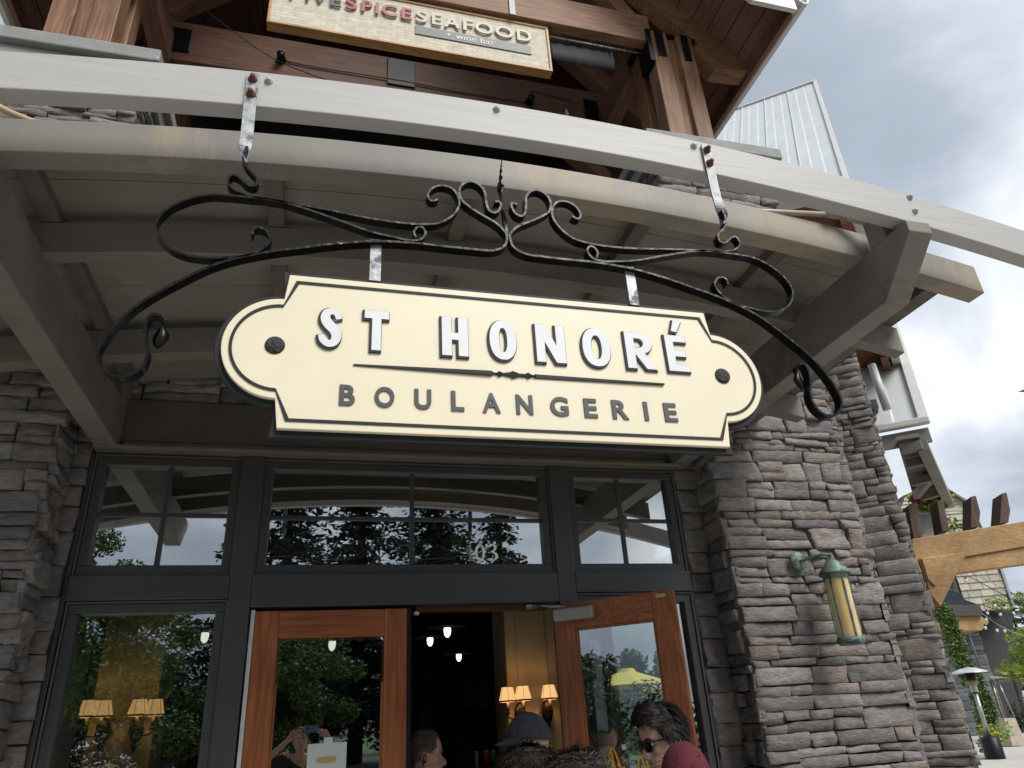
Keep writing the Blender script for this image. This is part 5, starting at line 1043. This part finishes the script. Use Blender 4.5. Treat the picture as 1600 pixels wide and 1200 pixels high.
def person(label, eye, f, pitch=0, hair=None, haircol=(.02, .014, .01), shirt=(.05, .05, .05), sc=1.0, glasses=False, cap=None, arms=None, hairline=.06, seed=1, skincol=(.42, .24, .17), group=None, foot=None):
    rn = random.Random(seed); F, L, U = face_frame(f, pitch); eye = Vector(eye); F0 = Vector((f[0], f[1], 0)).normalized(); L0 = UPV.cross(F0)
    W = lambda v: eye + (F*v.x + L*v.y + U*v.z)*sc
    base = Vector((eye.x, eye.y, 0)) - F0*.02 + (Vector(foot) if foot else Vector((0,0,0)))
    t = thing('person', label, 'person', tuple(base), group)
    SK = mat('skin %.2f' % skincol[0], skincol, .5, noise_amt=.07, scale=18, bump=.06, bscale=120)
    H_ = eye.z+.115; g = G()
    zs = [.122, .1195, .114, .104, .09, .075, .06, .045, .032, .022, .014, .007, 0, -.007, -.014, -.022, -.03, -.038, -.046, -.052, -.057, -.061, -.066, -.070, -.074, -.078, -.083, -.088, -.094, -.10, -.107, -.113, -.118, -.122, -.128, -.14, -.16, -.19, -.22]; n = 56
    vs = [W(headpt(2*math.pi*k/n, z)) for z in zs for k in range(n)]; g.add(vs, [(i*n+k, i*n+(k+1) % n, (i+1)*n+(k+1) % n, (i+1)*n+k)[::-1] for i in range(len(zs)-1) for k in range(n)], True)
    for s in (1, -1):   # ears
        e0 = Vector((-.010, s*.074, -.018))
        rim = [W(e0+Vector((.014*math.cos(q)-.003, s*(.010+.004*math.sin(q)), .031*math.sin(q)+.002*math.cos(q)))) for q in [R(-110)+R(300)*i/16 for i in range(17)]]; g.tube(rim, [.0035*sc]*17, 6)
        ip = []
        for q in range(12): a = 2*math.pi*q/12; ip.append(W(e0+Vector((.013*math.cos(a)-.003, s*.005, .029*math.sin(a)))))
        b = W(e0+Vector((.004, -s*.004, 0))); g.add(ip+[b], [(k, (k+1) % 12, 12) for k in range(12)]+[((k+1) % 12, k, 12) for k in range(12)], True)
        g.ball(W(e0+Vector((.002, s*.006, -.026))), .0065*sc, 8)
    hip = base+Vector((0,0,H_*.52)); ch = base+Vector((0,0,H_*.74)); nk = eye + (F*(-.03)-U*.17)*sc; sh = H_*.815
    arms = arms or {}
    J = {'hip': (hip, (.15, .11)), 'waist': (hip+Vector((0,0,.14)), (.14, .10)), 'chest': (ch, (.16, .115)), 'neckb': (Vector((nk.x, nk.y, sh+.03)), .07), 'neck': (nk, .052)}
    E_ = [('hip', 'waist'), ('waist', 'chest'), ('chest', 'neckb'), ('neckb', 'neck')]
    SJ = {'hip': (hip, (.165, .125)), 'waist': (hip+Vector((0,0,.14)), (.155, .115)), 'chest': (ch, (.175, .13)), 'neckb': (Vector((nk.x, nk.y, sh+.0)), .078)}; SE = [('hip', 'waist'), ('waist', 'chest'), ('chest', 'neckb')]
    TJ = {'hip': (hip, (.165, .125))}; TE = []
    for s, nm in ((1, 'l'), (-1, 'r')):
        S_ = base+L0*s*.175+Vector((0,0,sh-.015)); S_.x += (nk.x-base.x)*.5; S_.y += (nk.y-base.y)*.5
        el = arms.get(nm+'_el', S_+L0*s*.05-F0*.03-UPV*.29); wr = arms.get(nm+'_wr', el+F0*.06-UPV*.25+L0*s*.01); hd = arms.get(nm+'_hd', (wr+(wr-el).normalized()*.07)); fd = (hd-wr).normalized()
        J.update({nm+'s': (S_, .062), nm+'e': (el, .042), nm+'w': (wr, .028), nm+'p': (wr+fd*.035, (.038, .017)), nm+'h': (wr+fd*.075, (.040, .015))}); E_ += [('neckb', nm+'s'), (nm+'s', nm+'e'), (nm+'e', nm+'w'), (nm+'w', nm+'p'), (nm+'p', nm+'h')]
        SJ.update({nm+'s': (S_, .075), nm+'e': (S_.lerp(el, .72), .058)}); SE += [('neckb', nm+'s'), (nm+'s', nm+'e')]
        k = hip+L0*s*.10-Vector((0,0,.05)); kn = base+L0*s*.11+Vector((0,0,H_*.28)); an = base+L0*s*.11+Vector((0,0,.07))-F0*.02
        J.update({nm+'t': (k, .085), nm+'k': (kn, .055), nm+'a': (an, .037), nm+'f': (an+F0*.16-UPV*.035, (.042, .03))}); E_ += [('hip', nm+'t'), (nm+'t', nm+'k'), (nm+'k', nm+'a'), (nm+'a', nm+'f')]
        TJ.update({nm+'t': (k, .10), nm+'k': (kn, .072), nm+'a': (an+Vector((0,0,.02)), .06)}); TE += [('hip', nm+'t'), (nm+'t', nm+'k'), (nm+'k', nm+'a')]
        # five fingers, each its own bent chain rooted in the palm
        pal = wr+fd*.085; side = arms.get(nm+'_side', fd.cross(L0*s).normalized()); curl = arms.get(nm+'_curl', -L0*s)
        for q in range(4): o_ = side*(.027-.018*q); ln = (.072, .080, .075, .060)[q]; g.tube(catmull([wr+fd*.06+o_, pal+o_, pal+o_+fd*ln*.5+curl*ln*.18, pal+o_+fd*ln*.75+curl*ln*.5, pal+o_+fd*ln*.72+curl*ln*.85], 3), [.0085]*12+[.006], 8)
        g.tube(catmull([wr+fd*.025+side*.02, wr+fd*.05+side*.048, wr+fd*.085+side*.055+curl*.012], 4), [.0105]*8+[.008], 8)
    a, b = skin(J, E_, 'hip'); g.add(a, b, True); g.build('body', SK, t)
    a, b = skin(SJ, SE, 'hip'); s_ = G(); s_.add(a, b, True); s_.build('shirt', mat('cloth %.3f %.3f' % shirt[:2], shirt, .85, noise_amt=.12, scale=12, bump=.25, bscale=14), t)
    a, b = skin(TJ, TE, 'hip'); s_ = G(); s_.add(a, b, True); s_.build('trousers', mat('dark denim', (.03, .04, .07), .85), t)
    for s in (1, -1):
        c = W(Vector((.0765, s*.031, -.003))); e = G(); e.ball(c, .0115*sc, 12); e.build('eye', mat('eye white', (.32, .29, .27), .15), t); e = G(); e.ball(c+F*.0075*sc, .0055*sc, 10); e.build('iris', mat('iris', (.03, .02, .012), .1), t)
        e = G(); e.tube([W(headpt(a_*s if s > 0 else 2*math.pi-a_, z_, .0015)) for a_, z_ in ((.16, .016), (.30, .021), (.46, .020), (.58, .014))], [.0035*sc]*4, 6); e.build('eyebrow', mat('brow %.3f' % haircol[0], haircol, .8), t)
    e = G(); e.tube([W(headpt(a_ % (2*math.pi), -.075, .0005)) for a_ in (-.26, -.13, 0, .13, .26)], [.001, .0028, .0034, .0028, .001], 6); e.build('lips', mat('lips', (.30, .12, .10), .4), t)
    if hair:
        hm = mat('hair %.3f' % haircol[0], haircol, .62, noise_amt=.25, scale=30, island=.5, spec=.25); h = G(); th, lng, lift, curl_ = hair[:4]; swm = hair[4] if len(hair) > 4 else 1.3; rnd_ = hair[5] if len(hair) > 5 else .3; cnt_ = hair[6] if len(hair) > 6 else 5200
        def inhair(a, z):
            aa = abs(a if a <= math.pi else a-2*math.pi)
            lim = hairline-.012*math.cos(aa*3) if aa < .8 else (hairline + (aa-.8)*(-.16) if aa < 1.25 else (.012 if aa < 1.75 else -.01-(aa-1.75)*.075))
            return z > max(lim, -.09)
        nn_, nz_ = 72, 34; zz = [.1225-.215*(i/(nz_-1))**1.25 for i in range(nz_)]; idx = {}; vs = []; fs = []
        for i, z in enumerate(zz):
            for k in range(nn_):
                a = 2*math.pi*k/nn_; w_ = min(1, max(0, (z-.0)/.09)); q = Vector((a*3, z*40, seed)); gr = th*(.35+.65*w_) + lift*max(0, math.cos(a))*w_*w_ + .0025 + .003*abs(noise.noise(q*1.7)); idx[i, k] = len(vs); vs.append(W(headpt(a, min(z, .1215), gr)+Vector((0, 0, .004*w_))))
        for i in range(nz_-1):
            for k in range(nn_):
                if all(inhair(2*math.pi*((k+dk) % nn_)/nn_, zz[i+di]) for di, dk in ((0,0),(0,1),(1,0),(1,1))): fs.append((idx[i+1, k], idx[i+1, (k+1) % nn_], idx[i, (k+1) % nn_], idx[i, k]))
        h.add(vs, fs, True)
        for _ in range(cnt_):
            a = rn.uniform(0, 2*math.pi); z = .122-.205*rn.random()**1.15
            if not inhair(a, z): continue
            w_ = min(1, max(0, z/.09)); gr = th*(.35+.65*w_)+lift*max(0, math.cos(a))*w_*w_; p = headpt(a, z, gr+.003); nr = Vector((p.x/.1, p.y/.075, max(z, -.02)/.09)).normalized()
            fl = (Vector((.55, 0, .5)) if lift > .012 and z > .05 and math.cos(a) > -.2 else Vector((-.35, 0, -1)))+Vector((rn.gauss(0,rnd_), rn.gauss(0,rnd_), rn.gauss(0,rnd_)))+Vector((noise.noise(Vector((p.x, p.y, p.z))*28+Vector((seed,0,0))), noise.noise(Vector((p.x, p.y, p.z))*28+Vector((0,seed,9))), 0))*rnd_*4; fl = (fl-nr*fl.dot(nr)).normalized()
            ln = lng*rn.uniform(.5, 1.2); cv = nr.cross(fl)*rn.gauss(0, curl_); pts = [p, p+fl*ln*.4+nr*ln*.16+cv*ln*.3, p+fl*ln*.75+nr*ln*.20+cv*ln*.9, p+fl*ln+nr*ln*(.12+.25*curl_)+cv*ln*(.6)]
            wv = nr.cross(fl)*rn.uniform(.0009, .0020)*swm; ws = (1, .9, .6, .08); v_ = []
            for q, w2 in zip(pts, ws): v_ += [W(q-wv*w2), W(q+wv*w2)]
            h.add(v_, [(0,1,3,2), (2,3,5,4), (4,5,7,6)])
        h.build('hair', hm, t)
    if glasses:
        gl = G()
        for s in (1, -1):
            cc = Vector((.104, s*.034, -.006)); o_ = [W(cc+Vector((-.010*abs(x_)/.026*(x_*s > 0)-.002, x_, z_))) for x_, z_ in [(.026*math.copysign(abs(math.cos(q))**.75, math.cos(q)), .020*math.copysign(abs(math.sin(q))**.8, math.sin(q))-(.003 if math.sin(q) < 0 else 0)) for q in [2*math.pi*i/24 for i in range(24)]]]; gl.prism(o_, F*.003)
        gl.build('sunglass_lens', mat('black lens', (.004, .004, .005), .05), t); fr = G()
        for s in (1, -1): fr.tube([W(Vector((.106, s*.008, .013))), W(Vector((.104, s*.036, .016))), W(Vector((.096, s*.062, .014)))], [.0032*sc]*3, 6); fr.tube([W(Vector((.094, s*.064, .012))), W(Vector((.03, s*.080, .004))), W(Vector((-.012, s*.081, -.001)))], [.003*sc]*3, 6)
        fr.tube([W(Vector((.104, -.009, .009))), W(Vector((.107, 0, .010))), W(Vector((.104, .009, .009)))], .0018*sc, 6); fr.build('sunglass_frame', mat('black acetate', (.01, .01, .01), .2), t)
    if cap:
        cm = mat('cap %.2f' % cap[0], cap, .9, noise_amt=.12, scale=25, bump=.3, bscale=60); c = G(); n = 48; zz = [.148, .1465, .142, .134, .122, .106, .088, .07, .052, .038, .028]; vs = []
        for z in zz:
            t_ = max(0, 1-((z-.028)/.1205)**2)**.5
            for k in range(n): a = 2*math.pi*k/n; vs.append(W(Vector((-.004+(.108 if math.cos(a) > 0 else .116)*t_*math.cos(a), .090*t_*math.sin(a), z-.006*math.cos(a)*0-.018*(math.cos(a) < 0)*abs(math.cos(a))*(1-(z-.028)/.12)))))
        fs = []
        for i in range(len(zz)-1):
            for k in range(n):
                a = 2*math.pi*(k+.5)/n
                if i >= len(zz)-4 and abs(a-math.pi) < .38-.10*(len(zz)-2-i): continue
                fs.append((i*n+k, i*n+(k+1) % n, (i+1)*n+(k+1) % n, (i+1)*n+k)[::-1])
        fs.append(tuple(range(n))); c.add(vs, fs, True); co_ = c.build('cap', cm, t); sm = co_.modifiers.new('s', 'SOLIDIFY'); sm.thickness = .003
        c = G(); vs = []
        for i in range(5):
            for k in range(17): a = R(-68)+R(136)*k/16; r_ = 1+.62*i/4*max(0, math.cos(a))**.6; vs.append(W(Vector((.104*math.cos(a)*r_, .086*math.sin(a)*(1+.02*i), .034-.020*i/4-.012*abs(math.sin(a))**2*i/4))))
        c.add(vs, [(i*17+k, i*17+k+1, (i+1)*17+k+1, (i+1)*17+k) for i in range(4) for k in range(16)], True); b_ = c.build('brim', cm, co_); sm = b_.modifiers.new('s', 'SOLIDIFY'); sm.thickness = .004
        c = G(); c.ball(W(Vector((-.004, 0, .148))), .007, 10, (1,1,.5))
        for k in range(6): c.tube([W(Vector((-.004+.112*((1-(q/.1205)**2)**.5)*math.cos(R(60*k)), .091*((1-(q/.1205)**2)**.5)*math.sin(R(60*k)), .029+q+(-.018*(math.cos(R(60*k)) < 0)*abs(math.cos(R(60*k)))*(1-q/.12))))) for q in (.02, .04, .06, .08, .10, .114, .1195)], .0012, 5)
        for k in range(6): a = R(60*k+30); c.ball(W(Vector((-.004+.098*math.cos(a), .078*math.sin(a), .098))), .0035, 6)
        c.build('cap_seam', mat('cap seam %.2f' % cap[0], tuple(v*.55 for v in cap), .9), co_)
    return t
person('man with short grey brown hair in profile facing right beside the left door', PY(664, 1180, 4.75), (1, -.02), -.03, hair=(.004, .012, 0, .1), haircol=(.095, .075, .062), hairline=.085, seed=3, sc=1.06, shirt=(.06, .06, .07), skincol=(.40, .22, .16))
person('person in a dark baseball cap facing left, behind the grey haired heads', PY(826, 1164, 4.0), (-1, .22), -.05, hair=None, haircol=(.05, .045, .04), cap=(.018, .02, .028), seed=5, sc=1.05, shirt=(.05, .055, .05), skincol=(.43, .25, .18))
person('person with shaggy grey brown hair seen from behind, left of the two', PY(828, 1238, 3.05), (.12, 1), -.05, hair=(.024, .06, 0, .45, 1.9, .22, 9000), haircol=(.07, .056, .046), seed=7, shirt=(.09, .09, .10), sc=1.05)
person('person with curly grey hair seen from behind, lower right of the shaggy head', PY(905, 1252, 2.85), (.1, 1), -.05, hair=(.026, .050, 0, .75, 1.9, .3, 9000), haircol=(.09, .078, .07), seed=9, shirt=(.12, .11, .10), sc=1.05)
person('man with dark swept up hair and black sunglasses looking down to the left', PY(1036, 1153, 3.12), (-1, -.10), -.22, hair=(.006, .040, .024, .12, 1.5, .12, 9000), haircol=(.008, .005, .004), glasses=True, hairline=.072, seed=11, shirt=(.10, .10, .11), skincol=(.50, .29, .22), foot=(.06, 0, 0))
person('person in a maroon baseball cap seen from behind, in front of the sunglasses man', PY(1075, 1230, 2.70), (.25, 1), -.05, hair=None, haircol=(.03, .02, .015), cap=(.085, .008, .017), seed=13, shirt=(.16, .03, .04))
HB = person('dark haired person with a thin pale headband inside the doorway', PY(717, 1193, 5.4), (.2, 1), 0, hair=(.018, .05, 0, .25), haircol=(.008, .007, .007), seed=15, shirt=(.02, .02, .025))
g = G(); e_ = PY(717, 1193, 5.4); g.tube([e_+Vector((.102*math.cos(a)*.9, -.03, .0+.145*math.sin(a))) for a in [R(8)+R(165)*i/14 for i in range(15)]], .0028, 6); g.build('headband', mat('pale headband', (.45, .45, .43), .4), HB)
# the photographer, standing behind the phone and mirrored in the left door
ph = EYE - FW*.012; pr_ = RT
A_ = dict(l_el=Vector((-.50, -.30, 1.20)), l_wr=Vector((-.20, -.16, 1.46)), l_hd=Vector((-.09, -.06, 1.56)), r_el=Vector((.30, -.38, 1.18)), r_wr=Vector((.25, -.17, 1.45)), r_hd=Vector((.17, -.06, 1.55)))
A_ = dict(r_el=A_['r_el'], r_wr=A_['r_wr'], r_hd=A_['r_hd'], l_el=A_['l_el'], l_wr=A_['l_wr'], l_hd=A_['l_hd'], l_side=UPV, r_side=UPV, l_curl=Vector((1,.1,0)).normalized(), r_curl=Vector((-1,.1,0)).normalized())
person('photographer in a black shirt holding up a phone, mirrored in the left door glass', Vector((-.06, -.34, 1.455)), (.05, 1), .25, hair=(.006, .02, .004, .2), haircol=(.10, .065, .035), arms=A_, seed=17, shirt=(.015, .016, .02), skincol=(.46, .27, .19), foot=(-.10, -.06, 0))
PHN = thing('mobile_phone', 'slate blue phone held sideways by the mirrored photographer', 'phone', tuple(EYE)); c_ = EYE + RT*.058 - UP*.022 - FW*.012
g = G(); g.obox(c_-RT*.075-UP*.037-FW*.008, RT*.15, UP*.074, FW*.008); g.build('phone_body', mat('slate blue', (.10, .13, .22), .3, .3), PHN, bevel=.003, seg=3)
g = G(); g.obox(c_-RT*.071-UP*.006-FW*.001, RT*.034, UP*.036, FW*.004); g.build('camera_bump', mat('slate dark', (.03, .04, .07), .3), PHN, bevel=.003)
# ------------------------------------------------------------------ behind the camera: what the windows mirror
def mirr(px, py, U): p = PY(px, py, U); return Vector((p.x, 9.03-U, p.z))
def refl(px, py, dist): P = PP(px, py, DH, dn); d = (P-EYE).normalized(); r = d-dn*2*d.dot(dn); return P+r*dist
RG = 'trees across the road mirrored in the windows'
def mtree(fn, label, px, pytop, U, r, seed, **k):
    p = mirr(px, pytop, U); return fn('conifer' if fn is conifer else 'broadleaf_tree', label, Vector((p.x, p.y, 0)), p.z, r, seed, group=RG, **k)
mtree(conifer, 'tall dark conifer mirrored at the left of the middle transom', 470, 600, 25, 3.0, 201, dens=1.9, step=.42, nd=.62)
mtree(conifer, 'tall dark conifer mirrored left of the middle muntin', 575, 560, 28, 3.2, 202, dens=1.9, step=.42, nd=.62)
mtree(conifer, 'tall dark conifer mirrored right of the middle muntin', 680, 590, 26, 3.0, 203, dens=1.9, step=.42, nd=.62)
mtree(conifer, 'dark conifer mirrored behind the number 103', 775, 720, 24, 2.4, 204, dens=1.9, step=.40, nd=.6)
mtree(conifer, 'small dark conifer mirrored at the right of the left window', 372, 800, 22, 1.5, 205, dens=1.7, nd=.6)
mtree(broadleaf, 'green leafy tree mirrored in the left windows', 175, 745, 17, 1.75, 211, n=34, per=620, leaf=.052)
mtree(broadleaf, 'lower green leafy tree mirrored in the left window', 262, 955, 19, 1.8, 212, n=30, per=560, leaf=.055)
mtree(broadleaf, 'rounded olive green tree mirrored in the left door', 468, 1000, 20, 1.7, 213, n=30, per=560, leaf=.055)
mtree(broadleaf, 'dense dark tree mirrored low beside the left window frame', 335, 985, 24, 2.2, 214, m=LEAFD, n=30, per=560, leaf=.065)
mtree(broadleaf, 'dense dark tree mirrored low in the left window', 130, 960, 24, 2.4, 215, m=LEAFD, n=30, per=560, leaf=.065)
g = G(); rn = random.Random(44)
for i in range(60):
    x = -34+i*1.1; leafcloud(g, (x, -24+rn.uniform(-1, 1), 1.0+rn.random()), 1.3, 170, .16, 900+i, (1,1,.9))
hd = thing('far_hedge', 'long dark hedge across the road mirrored low in the glass', 'hedge', (0, -24, 0)); g.build('foliage', LEAFD, hd)
g = G(); g.box(-40, 40, -38, -19.1, -.018, -.006); g.build('lawn', mat('lawn', (.06, .11, .02), .9, noise_amt=.25, scale=2), kind='structure')
g = G(); rn = random.Random(61)
for i in range(150):
    k = i/150; x, y = -62+rn.uniform(-3, 3)+22*k, 6-62*k+rn.uniform(-3, 3); hh_ = rn.uniform(4.5, 7.5)
    for z in (.8, 2.2, 3.6, 5.0, 6.2):
        if z < hh_: leafcloud(g, (x, y, z), 1.9*(1-.8*z/(hh_+1.4))+.25, 80, .30, 3000+i*9+int(z*2), (1,1,1.0))
g.build('far_woodland', LEAFD, kind='stuff', label='dark far woodland beyond the lawn mirrored in the open right door', cat='woodland')
bx_ = refl(922, 1085, 7.0); broadleaf('broadleaf_tree', 'small dark leafy tree hiding half of the yellow umbrella in the mirror image', Vector((bx_.x, bx_.y, 0)), refl(930, 1012, 7.0).z, .85, 231, LEAFD, n=34, per=520, leaf=.035)
WH = thing('white_house', 'white gabled house with grey roof mirrored in the left door', 'house', (4, -50, 0)); a = mirr(545, 1108, 58); b = mirr(590, 1075, 58)
hx0, hx1, hz = mirr(522, 1100, 58).x, mirr(600, 1100, 58).x, mirr(560, 1066, 58).z
g = G(); g.box(hx0, hx1, -56, -49, 0, hz); g.build('wall', mat('white siding', (.62, .62, .60), .7), WH)
g = G(); g.prism([(hx0-.5, -48.4, hz), (hx1+.5, -48.4, hz), (hx1-.8, -52, hz+1.9), (hx0+.8, -52, hz+1.9)], (0, -.3, .1)); g.build('roof', mat('grey shingle', (.10, .10, .105), .8), WH)
for x in (.15, .4, .65, .88):
    xx = hx0+(hx1-hx0)*x
    for z in (1.0, 3.6): g = G(); g.box(xx-.35, xx+.35, -48.99, -48.9, z, z+1.2); g.build('window', mat('house pane', (.04, .045, .05), .1), WH)
UM = thing('patio_umbrella', 'yellow patio umbrella mirrored in the open right door', 'umbrella', (-5.8, -.9, 0))
tp_ = refl(972, 1051, 8.5); ed = refl(1040, 1085, 8.5); cx, cy = tp_.x-.35, tp_.y; 
top_ = Vector((tp_.x, tp_.y, tp_.z)); rr_ = 1.05; zb_ = refl(980, 1086, 8.5).z; zt_ = tp_.z; cxy = refl(978, 1051, 8.5) 
ctr = Vector((cxy.x, cxy.y, 0))
g = G(); n = 8; rg = [(.12, zt_+.06), (.16, zt_), (rr_*.6, zt_-(zt_-zb_)*.45), (rr_, zb_+.12), (rr_, zb_-.04)]
vs = [ctr+Vector((r_*math.cos(R(45*k+22)), r_*math.sin(R(45*k+22)), z)) for r_, z in rg for k in range(n)]; g.add(vs, [(i*n+k, i*n+(k+1) % n, (i+1)*n+(k+1) % n, (i+1)*n+k) for i in range(len(rg)-1) for k in range(n)]+[tuple(range(n))]); o = g.build('canopy', mat('yellow canvas', (.80, .70, .16), .8, noise_amt=.03), UM); sm = o.modifiers.new('s', 'SOLIDIFY'); sm.thickness = .006
g = G(); g.tube([ctr, ctr+Vector((0,0,zt_))], .022, 8); g.build('pole', mat('brown pole', (.12, .07, .04), .6), UM)
